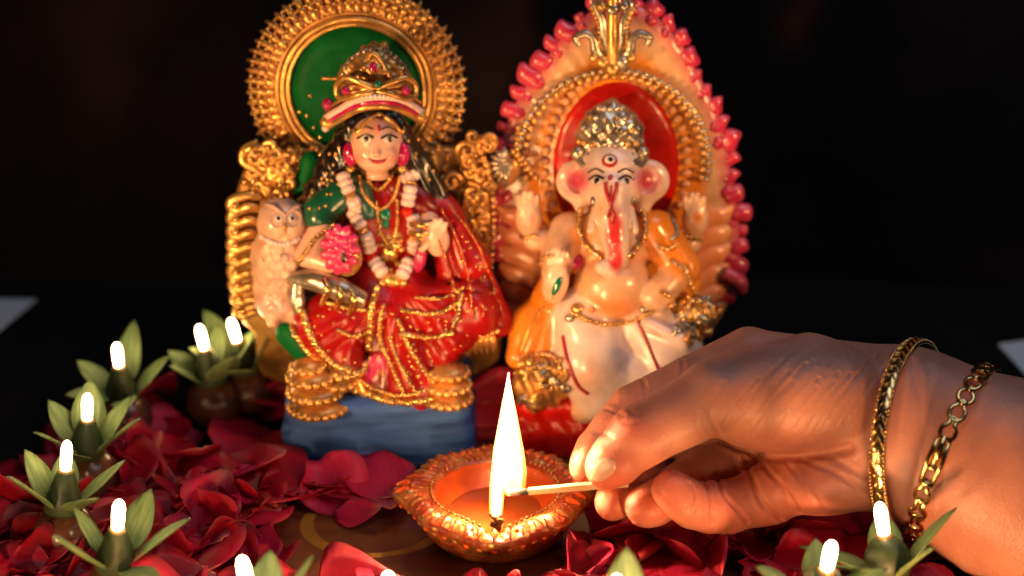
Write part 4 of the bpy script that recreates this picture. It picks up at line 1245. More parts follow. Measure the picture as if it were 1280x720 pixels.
# hair
c = Sculpt((W(360, 200, 9)[0], 7, 9), (W(580, 200, 9)[0], 10.6, 18.5), 0.07)
c.E(468, 158, 8.9, 40, 34, 0.9); c.C((440, 160, 8.6), (422, 205, 8.6), 16, 24); c.C((422, 205, 8.6), (394, 255, 8.6), 22, 22); c.C((412, 200, 8.8), (392, 272, 8.5), 14, 14)
c.C((502, 160, 8.6), (520, 200, 8.8), 12, 16); c.C((520, 200, 8.8), (545, 245, 8.8), 16, 18)
finish(c, 'hair', head, 'black', surf=gs, wave=lambda V: 0.05 * np.sin(V[:, 0] * 9 + V[:, 2] * 3))
for _ in range(34):
    s = rng.choice((0, 0, 1)); t = rng.random()
    x, y = (436 - 42 * t + rng.uniform(-16, 14), 172 + 90 * t) if not s else (514 + 30 * t + rng.uniform(-10, 16), 170 + 66 * t)
    stickon(gs, x, y, 2.0, 2.4, 0.05, 'gold', 'hair_bead', head)
# crown
BND = [(408, 160, 8.6), (424, 150, 7.7), (445, 138, 7.1), (467, 133, 6.9), (490, 134, 7.1), (509, 141, 7.7), (527, 153, 8.5)]
crown = sp_(BND, 'gold', 'crown', gd, cm(4.0, hc), n=10)
for dy, mat, r in ((-6, 'gem_pink', 3.8), (-18, 'dark_red', 3.4), (-23, 'gold', 2.6)):
    sp_([(x, y + dy, z - 0.05) for x, y, z in BND], mat, 'crown_band', crown, cm(r, hc), n=10)
sp_([(x, y - 12.5, z - 0.06) for x, y, z in BND], 'white', 'crown_band', crown, cm(5.0, hc), n=10)
bead_row(spline([W(x, y - 12.5, z - 0.2) for x, y, z in BND], 6), cm(3.4, hc), 'white', 'crown_pearls', crown, 1.5)
ellp(410, 130, 8.2, 8, 8, 0.25, 'gem_pink', 'crown_knob', crown); ellp(408, 153, 8.3, 8, 7, 0.25, 'gold', 'crown_knob', crown); ellp(527, 146, 8.2, 7, 7, 0.25, 'gold', 'crown_knob', crown)
ellp(407, 160, 8.3, 5, 5, 0.2, 'white', 'crown_pearl', crown)
c = Sculpt((W(405, 90, 9)[0], 7, 14.5), (W(530, 90, 9)[0], 10, 20.5), 0.06)
c.E(468, 98, 8.3, 45, 36, 0.6); c.C((466, 85, 8.3), (469, 62, 8.5), 26, 10, k=0.3); c.E(455, 66, 8.4, 7, 10, .25); c.E(479, 62, 8.4, 8, 10, .25)
finish(c, 'crest', crown, 'old_gold', surf=gs, wave=lambda V: 0.05 * np.sin(V[:, 0] * 11) * np.sin(V[:, 2] * 12))
sp_([(466, 66, 7.85), (452, 88, 7.75), (448, 102, 7.7), (466, 108, 7.6), (486, 103, 7.7), (484, 88, 7.75)], 'gold', 'crest_loop', crown, cm(3.2, hc), closed=True)
sp_([(467, 74, 7.75), (458, 88, 7.65), (467, 97, 7.6), (477, 88, 7.65)], 'old_gold', 'crest_loop', crown, cm(2.4, hc), closed=True)
ellp(467, 86, 7.7, 7.5, 9, 0.25, 'gem_pink', 'crest_gem', crown)
for s in (-1, 1):
    sp_([(470, 113, 6.90), (470 + s * 20, 103, 6.90), (470 + s * 38, 97, 7.15), (470 + s * 49, 106, 7.45), (470 + s * 48, 120, 7.45), (470 + s * 36, 123, 7.05), (470 + s * 18, 117, 6.75)], 'gold', 'bow_loop', crown, cm(3.6, hc), closed=True)
    sp_([(470 + s * 14, 111, 6.95), (470 + s * 28, 107, 6.95), (470 + s * 40, 107, 7.25), (470 + s * 40, 115, 7.25), (470 + s * 28, 115, 6.95)], 'old_gold', 'bow_loop', crown, cm(2.4, hc), closed=True)
    ellp(470 + s * 38, 113, 6.95, 6, 6, 0.2, 'gem_pink', 'bow_gem', crown)
ellp(473, 105, 6.75, 5.5, 5, 0.2, 'gem_green', 'crest_stone', crown)
sp_([(402, 98, 8.8), (425, 99, 8.5), (450, 104, 7.9)], 'old_gold', 'crown_pin', crown, [cm(2.2, hc), cm(2.6, hc), cm(2.4, hc)])
for k in range(16):
    a = math.pi * k / 15; stickon(gs, 468 - 40 * math.cos(a), 100 - 38 * math.sin(a), 3.4, 3.4, 0.1, 'silver', 'crest_pearl', crown)

# garland: ridged pale segments with red and gilt spacers
def garland(pts, seq):
    P = resample(np.array([gs.hit(a[0], a[1], 0.22)[0] for a in spline([(x, y, 0) for x, y in pts], 10)]), 0.05)
    for _ in range(12): P[1:-1] = 0.25 * P[:-2] + 0.5 * P[1:-1] + 0.25 * P[2:]
    L_ = np.concatenate([[0], np.cumsum(np.linalg.norm(np.diff(P, axis=0), axis=1))]); s0 = 0.0
    tot = sum({'w': 1.12, 'r': 0.5, 'g': 0.2}[q_] for q_ in seq); f_ = L_[-1] / tot
    for q_ in seq:
        ln = {'w': 1.12, 'r': 0.5, 'g': 0.2}[q_] * f_
        i = min(len(P) - 2, int(np.searchsorted(L_, s0 + ln / 2))); p = P[i]; t = P[min(i + 3, len(P) - 1)] - P[max(0, i - 3)]; R3 = frame_from(t)
        if q_ == 'w':
            V, F = merge([lathe([(0.12, -ln * 0.17), (0.26, -ln * 0.15), (0.31, 0), (0.26, ln * 0.15), (0.12, ln * 0.17)], 9, p + R3[:, 2] * (j - 1) * ln * 0.31, R3) for j in range(3)])
            mk('garland_flower', V, F, M['white'], gd)
        elif q_ == 'r':
            mk('garland_spacer', *ell(p, (0.27, 0.27, ln * 0.55), R3), M['red'], gd)
        else: mk('garland_spacer', *ell(p, (0.26, 0.26, ln * 0.6), R3), M['gold'], gd)
        s0 += ln
garland([(429, 216), (436, 240), (444, 262), (456, 286), (464, 312), (468, 330), (480, 346)], 'wgwrwgwrw')
garland([(515, 212), (513, 240), (512, 262), (513, 290), (512, 318), (508, 334), (502, 348)], 'wgwrwgwrw')
for x, y, rx, ry, mt_ in ((491, 350, 13, 9, 'gold'), (478, 354, 6, 6, 'bright_gold'), (505, 354, 6, 6, 'bright_gold'), (487, 318, 12, 14, 'bright_gold'), (496, 306, 7, 7, 'bright_gold')):
    stickon(gs, x, y, rx, ry, 0.25, mt_, 'gilt_pot', gd)
# jewels
stickon(gs, 482, 268, 8, 9, 0.15, 'gem_green', 'pendant', gd); stickon(gs, 482, 280, 5, 7, 0.15, 'gem_green', 'pendant', gd); stickon(gs, 471, 231, 5, 5, 0.1, 'gem_pink', 'necklace_stone', gd)
for pts in ([(448, 222), (456, 245), (474, 262), (492, 248), (500, 222)], [(452, 214), (460, 228), (472, 238), (484, 230), (494, 214)]):
    bead_row(gs.line(pts, 0.05), 0.085, 'gold', 'necklace', gd, 1.6)
# pink lotus held in the hand
lot = ellp(427, 316, 6.6, 25, 33, 0.30, 'gold', 'lotus', gd, -18)
lc = W(424, 310, 6.35)
for ring, (n_, rr_, ln_) in enumerate(((11, 17, 12), (9, 9, 10), (1, 0, 9))):
    for k in range(n_):
        a = 2 * math.pi * k / n_ + ring * .3
        x, y = 425 + rr_ * 0.85 * math.cos(a), 312 + rr_ * 1.25 * math.sin(a)
        ellp(x, y, 6.28 - ring * 0.1, ln_ * 0.62, ln_, 0.14, 'pink', 'lotus_petal', lot, math.degrees(math.atan2(math.cos(a), -math.sin(a))))
ellp(429, 322, 5.98, 3.0, 8.5, 0.08, 'black', 'lotus_mark', lot, -8)
stickon(gs, 440, 291, 12, 12, 0.25, 'red', 'lotus_bud', gd)
ellp(525, 324, 7.2, 8, 18, 0.25, 'pink', 'lotus_stem', gd, 12)
# gilded forearm and cuffs
sp_([(362, 348, 7.0), (392, 350, 6.6), (425, 362, 6.2), (456, 376, 6.2)], 'silver', 'gilded_sash', gd, [0.30, 0.46, 0.50, 0.34], n=14)
sp_([(372, 352, 6.7), (371, 372, 6.6), (377, 394, 6.4)], 'silver', 'gilded_sash', gd, [0.28, 0.36, 0.24], n=12)
for x, y in ((528, 278), (527, 289)): sp_([(x - 14, y + 2, 7.4), (x, y + 4, 7.1), (x + 14, y, 7.4)], 'bright_gold', 'bangle_ring', gd, 0.14)
for x in (408, 425, 441): sp_([(x - 4, 346 + (x - 400) * .38, 5.95), (x + 1, 360 + (x - 400) * .38, 5.65), (x - 6, 378 + (x - 400) * .38, 5.95)], 'bright_gold', 'bangle_ring', gd, 0.12)
# gilt borders of the cloth
def trim(pts, r=0.13, off=0.06, mat='gold', dots=True, gap=2.2):
    P = gs.line(pts, off, 10)
    V, F = tube(P, r * 0.8, 8); o = mk('gilt_border', V, F, M[mat], gd)
    if dots:
        bead_row(P + np.array([0, -r * 0.5, 0.02]), r * 0.75, 'bright_gold', 'border_beads', o, gap, 0.02)
trim([(415, 282), (396, 296), (378, 322), (366, 345)], 0.12)
trim([(376, 350), (378, 385), (392, 425), (415, 452), (445, 466)], 0.2)
trim([(362, 385), (370, 415), (388, 440), (420, 462)], 0.16)
trim([(470, 360), (462, 400), (462, 440), (450, 466), (430, 470)], 0.2)
trim([(478, 382), (475, 420), (492, 460), (505, 490)], 0.13); trim([(497, 400), (515, 440), (540, 478)], 0.13); trim([(488, 420), (500, 455), (520, 492)], 0.1)
trim([(402, 378), (430, 384), (455, 388)], 0.14); trim([(420, 412), (445, 420), (466, 408)], 0.1)
trim([(505, 388), (545, 392), (575, 378)], 0.13); trim([(500, 418), (540, 422), (565, 416)], 0.16, mat='bright_gold'); trim([(520, 372), (550, 374), (580, 360)], 0.08)
trim([(552, 262), (572, 300), (585, 345), (592, 400)], 0.07, 0.05, 'red', True, 3.0); trim([(562, 258), (592, 300), (612, 345), (628, 396)], 0.07, 0.05, 'red', True, 3.0)
trim([(548, 300), (566, 350), (570, 400)], 0.07, 0.05, 'red', True, 3.4)
trim([(578, 368), (574, 390), (566, 408)], 0.12, mat='silver'); trim([(430, 478), (455, 492), (490, 502), (530, 500), (548, 492)], 0.22)
trim([(440, 470), (470, 486), (500, 494), (530, 488)], 0.12)
for _ in range(60):
    x, y = rng.choice((rng.uniform(555, 625), rng.uniform(480, 540))), 0
    y = rng.uniform(290, 395) if x > 545 else rng.uniform(430, 490)
    stickon(gs, x, y, rng.uniform(1.4, 2.8), rng.uniform(1.4, 2.8), 0.05, 'bright_gold', 'gilt_dot', gd)
for pts in ([(470, 252), (474, 285), (484, 305)], [(497, 250), (496, 285), (490, 305)], [(452, 300), (474, 306), (500, 300)]): trim(pts, 0.09, 0.04)
for _ in range(130):
    x, y = rng.uniform(390, 600), rng.uniform(362, 470)
    if abs(x - 480) < 60 and y < 375: continue
    p_, n_ = gs.hit(x, y, 0.02)
    if n_[1] > -0.35: continue
    stickon(gs, x, y, rng.uniform(1.2, 2.4), rng.uniform(1.2, 2.4), 0.05, 'bright_gold', 'gilt_dot', gd)
for x, y in ((474, 292), (498, 294), (486, 296), (478, 330), (497, 330), (488, 338), (466, 300), (502, 312)): stickon(gs, x, y, 4, 4, 0.12, 'gold', 'gilt_boss', gd)
# fluted gilt hem at the side
for k in range(9):
    x = 556 + k * 7.5
    sp_([(x - 4, 402 + abs(k - 3) * .8, 6.9), (x, 425, 6.6), (x + 1, 452 - k * 1.8, 6.9)], 'old_gold', 'hem_pleat', gd, [0.10, 0.17, 0.10])
bead_row(spline([W(x, y, 6.45) for x, y in ((555, 420), (590, 424), (622, 414))], 8), 0.12, 'gold', 'hem_beads', gd)
# tiered gilt lion feet
def foot(px, py, y, tiers):
    f = None
    for k, (dx, dy, r) in enumerate(tiers):
        p = W(px + dx, py + dy, y)
        V, F = lathe([(cm(r * .35, p), -0.30), (cm(r, p), -0.22), (cm(r * 1.05, p), 0.0), (cm(r * .8, p), 0.22), (cm(r * .3, p), 0.32)], 24, p)
        o = mk('lion_foot' if f is None else 'foot_tier', V, F, M['old_gold'], gd if f is None else f)
        f = f or o
        n_ = int(r * 0.62)
        V, F = beads([p + np.array([cm(r * 1.02, p) * math.cos(a), cm(r * 1.02, p) * math.sin(a), -0.05]) for a in np.linspace(0, 6.28, n_, endpoint=False)], cm(5.2, p))
        tag(mk('foot_beads', V, F, M['gold'], f), kind='stuff')
foot(394, 484, 5.35, [(4, 22, 35), (0, 4, 32), (-6, -14, 27), (-10, -26, 18)])
foot(560, 482, 5.45, [(0, 14, 28), (0, -2, 26), (2, -18, 22)])
foot(425, 470, 5.5, [(0, 8, 17), (0, -4, 14)])
sp_([(420, 486, 5.8), (432, 470, 5.7), (445, 474, 5.7), (456, 492, 5.6), (480, 504, 5.5), (510, 505, 5.5), (545, 496, 5.6)], 'gold', 'gilt_border', gd, [0.2, 0.26, 0.24, 0.2, 0.24, 0.24, 0.16])

# the owl beside her, part of the same casting
c = Sculpt((W(305, 330, 8)[0], 5.6, 4.5), (W(400, 330, 8)[0], 10, 13), 0.06)
OW = (0.68, 0.43, 0.30)
c.E(352, 280, 7.7, 31, 28, 0.9, OW); c.E(348, 328, 7.6, 32, 52, 0.95, OW, 0, 0.3); c.E(351, 378, 7.5, 32, 26, 0.9, (0.66, 0.42, 0.36), 0, 0.3)
c.E(351, 262, 7.8, 24, 14, 0.6, (0.55, 0.40, 0.36), 0, 0.3)
c.C((376, 290, 7.9), (386, 340, 7.9), 12, 10, (0.66, 0.30, 0.28), 0.2); c.C((325, 310, 7.8), (330, 375, 7.8), 12, 12, OW, 0.2)
c.C((340, 396, 6.9), (342, 402, 6.8), 10, 8, OW, .1); c.C((366, 394, 6.9), (370, 400, 6.8), 10, 8, OW, .1)
c.C((355, 282, 6.9), (355, 290, 6.85), 4, 2.5, (0.6, 0.34, 0.2), .06)
c.E(358, 318, 6.85, 20, 3, .1, None, 0, .1, True); c.E(356, 352, 6.75, 22, 3, .1, None, 0, .1, True)
os_ = Surf()
owl = finish(c, 'owl', gd, 'paint', [(352, 345, 24, 16, 0, (0.50, 0.36, 0.38), 1), (348, 270, 26, 14, 0, (0.62, 0.46, 0.44), 1.0)], surf=os_, wave=lambda V: 0.03 * np.sin(V[:, 2] * 9 + 1.5 * np.sin(V[:, 0] * 9)) * (V[:, 2] < 9.8))
for ex in (348, 365):
    stickon(os_, ex, 273, 5.2, 5.2, 0.04, 'eye_white', 'eye', owl); stickon(os_, ex, 273, 3.0, 3.2, 0.08, 'black', 'pupil', owl)
M['feather'] = plain('owl_feather_paint', (0.74, 0.50, 0.38), 0.35, 0, 0.3, 0.3, 200, 0.4, 0.1, (0.62, 0.36, 0.28))
for ex in (347, 366):
    P = spline([os_.hit(ex + 9.5 * math.cos(a), 274 + 10.5 * math.sin(a), 0.02)[0] for a in np.linspace(0, 6.28, 12, endpoint=False)], 3, True)
    V, F = tube(P, 0.05, 6, True); mk('eye_ring', V, F, M['feather'], owl)
V, F = tube(np.array([os_.hit(356, 278, 0.0)[0], os_.hit(356, 283, 0.10)[0], os_.hit(356, 290, 0.06)[0]]), [0.05, 0.11, 0.02], 8); mk('beak', V, F, M['old_gold'], owl)
for s in (-1, 1):
    V, F = tube(os_.line([(356 + s * 4, 266), (356 + s * 14, 259), (356 + s * 25, 256)], 0.04), [0.05, 0.10, 0.03], 8); mk('brow_tuft', V, F, M['feather'], owl)
for row in range(7):
    for k in range(5):
        x = 334 + k * 8.4 + (row % 2) * 4.2 + rng.uniform(-1, 1); y = 312 + row * 10 + rng.uniform(-1, 1)
        stickon(os_, x, y, 4.6, 6.5, 0.035, 'feather', 'feather', owl)
for k in range(6):
    V, F = tube(os_.line([(326 + k * 1.5, 318 + k * 3), (324 + k * 2, 345 + k * 3), (330 + k * 2.2, 372)], 0.02), [0.04, 0.08, 0.03], 6); mk('wing_feather', V, F, M['feather'], owl)
bead_row(os_.line([(328, 295), (340, 303), (356, 305), (372, 298)], 0.06), 0.10, 'white', 'owl_collar', owl, 1.8)

# ================================================================== elephant-headed figurine
ge = thing('elephant_headed_figurine', (W(770, 560, 8.5)[0], 8.5, 0), 'painted elephant-headed god figurine in white and orange under a pink-edged arch', 'figurine')
es = Surf()
# red cushion base
xa, xb = W(636, 560, 6.6)[0], W(905, 560, 6.6)[0]; mx_ = 0.5 * (xa + xb); wx = 0.5 * (xb - xa)
c = Clay((xa - .4, 5.2, -.3), (xb + .4, 12.4, 3.6), 0.09)
c.box((mx_, 9.0, 0.8), (wx, 3.2, 0.95), 0.6, 0.1); c.box((mx_, 9.0, 1.8), (wx - 0.25, 2.95, 0.9), 0.6, 0.2)
V, F = c.mesh(); V = V.copy()
V += normals(V, F) * (0.06 * np.sin(V[:, 0] * 2.9 + np.sin(V[:, 2] * 3)) + 0.04 * np.sin(V[:, 0] * 7 + V[:, 2] * 4))[:, None]
V[:, 2] = np.maximum(V[:, 2], 0.0)
mk('cushion', V, F, M['red'], ge); es.add(V, F)
# arched back plate, flame ridged
ac = W(768, 215, 10.6)
OUT = [(770, 2), (812, 14), (850, 52), (872, 92), (892, 130), (906, 175), (914, 225), (922, 275), (920, 330), (905, 372), (860, 420), (770, 440), (690, 420), (640, 372), (630, 320), (626, 265), (622, 210), (630, 165), (648, 122), (676, 82), (704, 44), (736, 16)]
OUT3 = spline([W(x, y, 10.6) for x, y in OUT], 8, True)
na, nr_ = len(OUT3), 14
V = []; C = []
for i, p in enumerate(OUT3):
    for j in range(nr_):
        t = (j + 1) / nr_
        q_ = ac + (p - ac) * t
        ridge = 0.05 * math.sin(i * 2 * math.pi * 44 / na + 2.5 * math.sin(t * 7)) * max(0, (t - 0.5)) * 2
        q_ = q_ + np.array([0, -0.35 * math.sin(math.pi * min(1, t * 1.05)) ** 0.6 + ridge - 0.25 * t * t, 0])
        V.append(q_)
        cc = np.array((0.84, 0.31, 0.03)) if t < 0.74 else np.array((0.68, 0.36, 0.17))
        if 0.74 <= t: cc = cc + (np.array((0.78, 0.48, 0.26)) - cc) * min(1, (t - 0.74) / 0.08)
        if t > 0.86: cc = cc + (np.array((0.62, 0.10, 0.17)) - cc) * min(1, (t - 0.86) / 0.12)
        C.append(cc)
F = [(i * nr_ + j, ((i + 1) % na) * nr_ + j, ((i + 1) % na) * nr_ + j + 1, i * nr_ + j + 1) for i in range(na) for j in range(nr_ - 1)]
nf = len(V)
V = np.array(V); Vb = V.copy(); Vb[:, 1] = 11.2
F += [tuple(k + nf for k in f[::-1]) for f in F] + [(i * nr_ + nr_ - 1, ((i + 1) % na) * nr_ + nr_ - 1, nf + ((i + 1) % na) * nr_ + nr_ - 1, nf + i * nr_ + nr_ - 1) for i in range(na)]
arch = mk('arch', np.concatenate([V, Vb]), F, M['paint'], ge, True, C + C); es.add(np.concatenate([V, Vb]), F)
# pink knobs round the edge
kv, kf = ell((0, 0, 0), (0.44, 0.34, 0.43), None, sphere(14, 10)); kv = kv.copy(); kv[:, 0] += 0.1 * np.sign(kv[:, 0]) * 0 
kv[:, 2] *= 1 - 0.42 * (kv[:, 0] / 0.46).clip(0, 1); kv[:, 2] += 0.07 * np.sin(kv[:, 0] * 8)
M['knob'] = plain('pink_red_enamel', (0.55, 0.02, 0.08), 0.25, 0, 0.6, 0.3, 90, 0.4, 0.1, (0.52, 0.10, 0.16))
knob_me = mesh_data('edge_knob', kv, kf, M['knob'])
ring = resample(np.concatenate([OUT3, OUT3[:1]]), 0.80)
for i in range(len(ring) - 1):
    p = ring[i]; x, y = to_px(p)
    if y > 385: continue
    d = p - ac; a = math.atan2(d[2], d[0]); s = rng.uniform(0.62, 1.25)
    inst('edge_knob', knob_me, Matrix.Translation(p + d / np.linalg.norm(d) * rng.uniform(-0.05, 0.25) + np.array([0, -0.05, 0])) @ Matrix.Rotation(-a + rng.uniform(-.45, .45), 4, 'Y') @ Matrix.Diagonal((s * rng.uniform(.9, 1.35), s, s, 1)), arch)
    if rng.random() < 0.6:
        inst('edge_knob', knob_me, Matrix.Translation(p - d / np.linalg.norm(d) * 0.35 + np.array([0, -0.22, 0.1])) @ Matrix.Rotation(-a + rng.uniform(-.5, .5), 4, 'Y') @ Matrix.Scale(s * 0.62, 4), arch)
sp_([(905, 340, 10.0), (925, 352, 9.9), (930, 366, 9.9)], 'knob', 'arch_tip', arch, [0.30, 0.34, 0.16])
# wavy flame ridges low on the wings
for s, x0 in ((1, 858), (-1, 678)):
    for k in range(6):
        y0 = 262 + k * 24; f_ = 1 - 0.03 * k
        sp_([(x0 - s * 6, y0 + 30, 10.17), (x0 + s * 12, y0 + 18, 10.19), (x0 + s * 28, y0 + 10, 10.22), (x0 + s * 44 * f_, y0 + 6, 10.25), (x0 + s * 58 * f_, y0 - 4, 10.32)], 'wing', 'flame_ridge', arch, [0.25, 0.46, 0.50, 0.42, 0.12], n=12, flat=0.45)
# red niche, scalloped white row, gilt arch band
V, F = lathe([(0.01, 0.18), (0.5, 0.17), (0.88, 0.10), (0.97, 0.04), (1.0, -0.1)], 64, (0, 0, 0), RY)
p = W(770, 210, 10.15); V = V * np.array([cm(80, p), 1.6, cm(112, p)]) + p
V[:, 1] += 0.05 * np.sin(V[:, 0] * 7) * np.sin(V[:, 2] * 6)
mk('red_niche', V, F, M['red'], arch); es.add(V, F)
def arc_pts(cx_, cy_, rx, ry, a0, a1, n, y): return [W(cx_ + rx * math.cos(math.radians(a)), cy_ - ry * math.sin(math.radians(a)), y) for a in np.linspace(a0, a1, n)]
sc_me = mesh_data('scallop', *ell((0, 0, 0), (0.22, 0.13, 0.18)), plain('cream_enamel', (0.74, 0.36, 0.15), 0.3, 0, 0.5, 0.25))
for q_ in arc_pts(770, 208, 89, 115, -25, 205, 34, 10.05):
    d = q_ - p; inst('scallop', sc_me, Matrix.Translation(q_) @ Matrix.Rotation(-math.atan2(d[2], d[0]), 4, 'Y'), arch)
A = arc_pts(767, 200, 119, 112, -12, 192, 120, 9.95)
V, F = tube(A, 0.12, 8); mk('gilt_band', V, F, M['gold'], arch)
for q_ in resample(np.array(A), 0.27):
    pass
bd = mesh_data('band_stud', *ell((0, 0, 0), (0.18, 0.15, 0.12)), M['silver']); bd2 = mesh_data('band_stud', *ell((0, 0, 0), (0.18, 0.15, 0.12)), M['gold'])
for k, (q_, r_) in enumerate((q_, r_) for r_, st in ((1.0, .36), (0.94, .36)) for q_ in resample(np.array(arc_pts(767, 200, 119 * r_, 112 * r_, -12, 192, 100, 9.82)), st)):
    d = q_ - p; inst('band_stud', bd if r_ == 1.0 else bd2, Matrix.Translation(q_) @ Matrix.Rotation(-math.atan2(d[2], d[0]) + 0.5, 4, 'Y'), arch)
# finial with scrolls
for s in (-1, 1):
    sp_([(766 + s * 6, 74, 9.6), (766 + s * 20, 66, 9.5), (766 + s * 24, 50, 9.5), (766 + s * 34, 42, 9.5), (766 + s * 46, 48, 9.5), (766 + s * 42, 58, 9.45)], 'silver', 'finial_scroll', arch, [0.2, 0.24, 0.2, 0.18, 0.17, 0.10])
    sp_([(766 + s * 4, 70, 9.5), (766 + s * 11, 45, 9.4), (766 + s * 13, 25, 9.4), (766 + s * 22, 6, 9.5), (766 + s * 12, -6, 9.5)], 'silver', 'finial_scroll', arch, [0.16, 0.2, 0.17, 0.17, 0.12])
    bead_row(spline([W(766 + s * 18, 58, 9.4), W(766 + s * 17, 34, 9.35), W(766 + s * 26, 10, 9.4)], 6), 0.11, 'gold', 'finial_beads', arch)
sp_([(766, 88, 9.5), (766, 60, 9.3), (766, 30, 9.3), (766, 0, 9.4), (766, -14, 9.5)], 'gold', 'finial', arch, [0.3, 0.26, 0.2, 0.26, 0.1], n=10)
for x, y, r in ((754, 78, 9), (778, 78, 9), (766, 86, 10), (742, 72, 6), (790, 72, 6), (766, 12, 9), (752, 8, 7), (781, 8, 7)): ellp(x, y, 9.3, r, r, 0.24, rng.choice(('silver', 'gold')), 'finial_boss', arch)

# crown
c = Sculpt((W(705, 170, 8)[0], 6, 12), (W(825, 170, 8)[0], 10.6, 19), 0.06)
c.E(763, 172, 8.8, 43, 46, 1.1); c.C((763, 150, 8.8), (763, 134, 8.9), 24, 10, k=0.3); c.E(763, 198, 8.4, 48, 13, 1.25, None, 0, 0.2)
ecr = finish(c, 'crown', ge, 'silver', surf=es, wave=lambda V: 0.06 * np.sin(V[:, 0] * 8) * np.sin(V[:, 2] * 9))
cs = Surf(); cs.t = es.t[-1:]
for row, (yy, rx, ry) in enumerate(((190, 44, 12), (176, 42, 10), (160, 37, 8), (146, 28, 6), (135, 16, 4))):
    for k in range(9 - row):
        a = math.pi * (k + .5) / (9 - row)
        stickon(cs, 763 - rx * 0.92 * math.cos(a), yy + ry * math.sin(a) * 0.5, 4.2, 4.2, 0.16, rng.choice(('silver', 'gold', 'silver')), 'crown_bead', ecr)
for x in (722, 803): ellp(x, 192, 8.1, 9, 10, 0.3, 'silver', 'crown_rosette', ecr)
ellp(763, 160, 7.7, 8, 12, 0.2, 'silver', 'crown_jewel', ecr)
# head, ears, trunk
HEADC = (0.80, 0.60, 0.50)
c = Sculpt((W(685, 230, 8)[0], 4.9, 8), (W(840, 230, 8)[0], 10, 17), 0.06)
c.E(763, 210, 8.1, 40, 34, 1.15, HEADC); c.E(747, 232, 7.7, 24, 26, 0.9, HEADC, 0, 0.3); c.E(780, 232, 7.7, 24, 26, 0.9, HEADC, 0, 0.3)
c.chain([(W(764, 238, 7.2), cm(25, ac)), (W(766, 270, 6.6), cm(20, ac)), (W(769, 300, 6.2), cm(16, ac)), (W(772, 322, 6.1), cm(13.5, ac)), (W(764, 336, 5.9), cm(11.5, ac)), (W(752, 334, 5.8), cm(9, ac))], 0.15, HEADC)
for s, ex in ((-1, 722), (1, 810)):
    c.E(ex, 226, 8.3, 27, 28, 0.38, HEADC, -s * 20, 0.2); c.C((ex, 235, 8.3), (ex - s * 6, 258, 8.2), 16, 10, HEADC, 0.2)
    c.E(ex - s * 2, 226, 7.85, 17, 17, 0.22, PINK, -s * 20, 0.08, True)
    c.C((766 + s * 20, 262, 6.9), (766 + s * 28, 288, 6.3), 7, 5, (0.70, 0.52, 0.40), 0.08)
es2 = Surf()
TR = (0.60, 0.035, 0.045)
eh = finish(c, 'head', ge, 'paint', [(722, 226, 25, 25, 0, (0.66, 0.05, 0.13), 0.8), (809, 226, 25, 25, 0, (0.60, 0.04, 0.10), 0.8), (764, 205, 38, 28, 0, (0.66, 0.56, 0.56), 0.9), (750, 250, 20, 34, 0, (0.80, 0.62, 0.52), 1.0), (782, 250, 18, 34, 0, (0.80, 0.60, 0.50), 1.0),
     (768, 290, 14, 40, 0, TR, 0.5), (770, 325, 12, 20, 0, TR, 0.5), (752, 262, 14, 20, 0, (0.7, 0.36, 0.18), 1.2)], surf=es2)
es.t += es2.t
stickon(es2, 762, 201, 10, 9, 0.05, 'lip', 'forehead_mark', eh); stickon(es2, 762, 200, 7.5, 6.5, 0.08, 'eye_white', 'forehead_mark', eh); stickon(es2, 763, 200, 4.5, 4.2, 0.11, 'black', 'forehead_mark', eh)
for s, ex in ((-1, 745), (1, 782)):
    stickon(es2, ex, 226, 8, 4.2, 0.04, 'eye_white', 'eye', eh); stickon(es2, ex + 1, 226, 4.6, 4.4, 0.07, 'black', 'iris', eh)
    V, F = tube(es2.line([(ex - 9, 225), (ex, 219.5), (ex + 10, 224)], 0.02), cm(1.4, ac), 6); mk('eyelid', V, F, M['black'], eh)
    V, F = tube(es2.line([(ex - 10, 216), (ex, 211), (ex + 10, 216)], 0.02), cm(1.2, ac), 6); mk('eyebrow', V, F, M['brow'], eh)
    V, F = tube(es2.line([(764, 256), (764 + s * 6, 240), (764 + s * 7, 228)], 0.02), cm(2.4, ac), 6); mk('red_marking', V, F, M['lip'], eh)
    V, F = tube(es2.line([(764 + s * 1, 262), (764 + s * 4, 272)], 0.02), cm(1.6, ac), 6); mk('red_marking', V, F, M['lip'], eh)
    stickon(es2, 766 + s * 24, 252, 5, 7, 0.14, 'silver', 'cheek_jewel', eh)
V, F = tube(es2.line([(764, 232), (764, 250), (766, 280)], 0.02), cm(1.6, ac), 6); mk('red_marking', V, F, M['lip'], eh)
stickon(es2, 763, 222, 3, 5, 0.05, 'lip', 'red_marking', eh)
# body
c = Sculpt((W(615, 350, 8)[0], 4.6, 1.8), (W(930, 350, 8)[0], 11, 14.5), 0.075)
c.E(765, 300, 8.4, 66, 44, 1.3, CREAM); c.E(766, 356, 7.5, 48, 44, 1.5, (0.72, 0.40, 0.22), 0, 0.2); c.E(770, 400, 8.3, 80, 40, 1.6, WHITE, 0, 0.3)
c.C((712, 290, 8.2), (697, 325, 7.5), 26, 22, CREAM, .2); c.C((697, 325, 7.5), (694, 340, 7.0), 20, 18, CREAM, .2); c.E(694, 352, 6.7, 17, 30, 0.45, CREAM, 8)
for k in range(4): c.C((686 + k * 5.5, 330, 6.5), (685 + k * 6.5, 316 - (k in (1, 2)) * 5, 6.5), 4.2, 3.4, CREAM, 0.05)
c.C((820, 290, 8.2), (852, 335, 7.4), 28, 24, ORANGE, .2); c.C((852, 335, 7.4), (828, 362, 6.8), 20, 20, (0.72, 0.40, 0.22), .2); c.E(822, 372, 6.6, 22, 17, 0.5, (0.70, 0.44, 0.30))
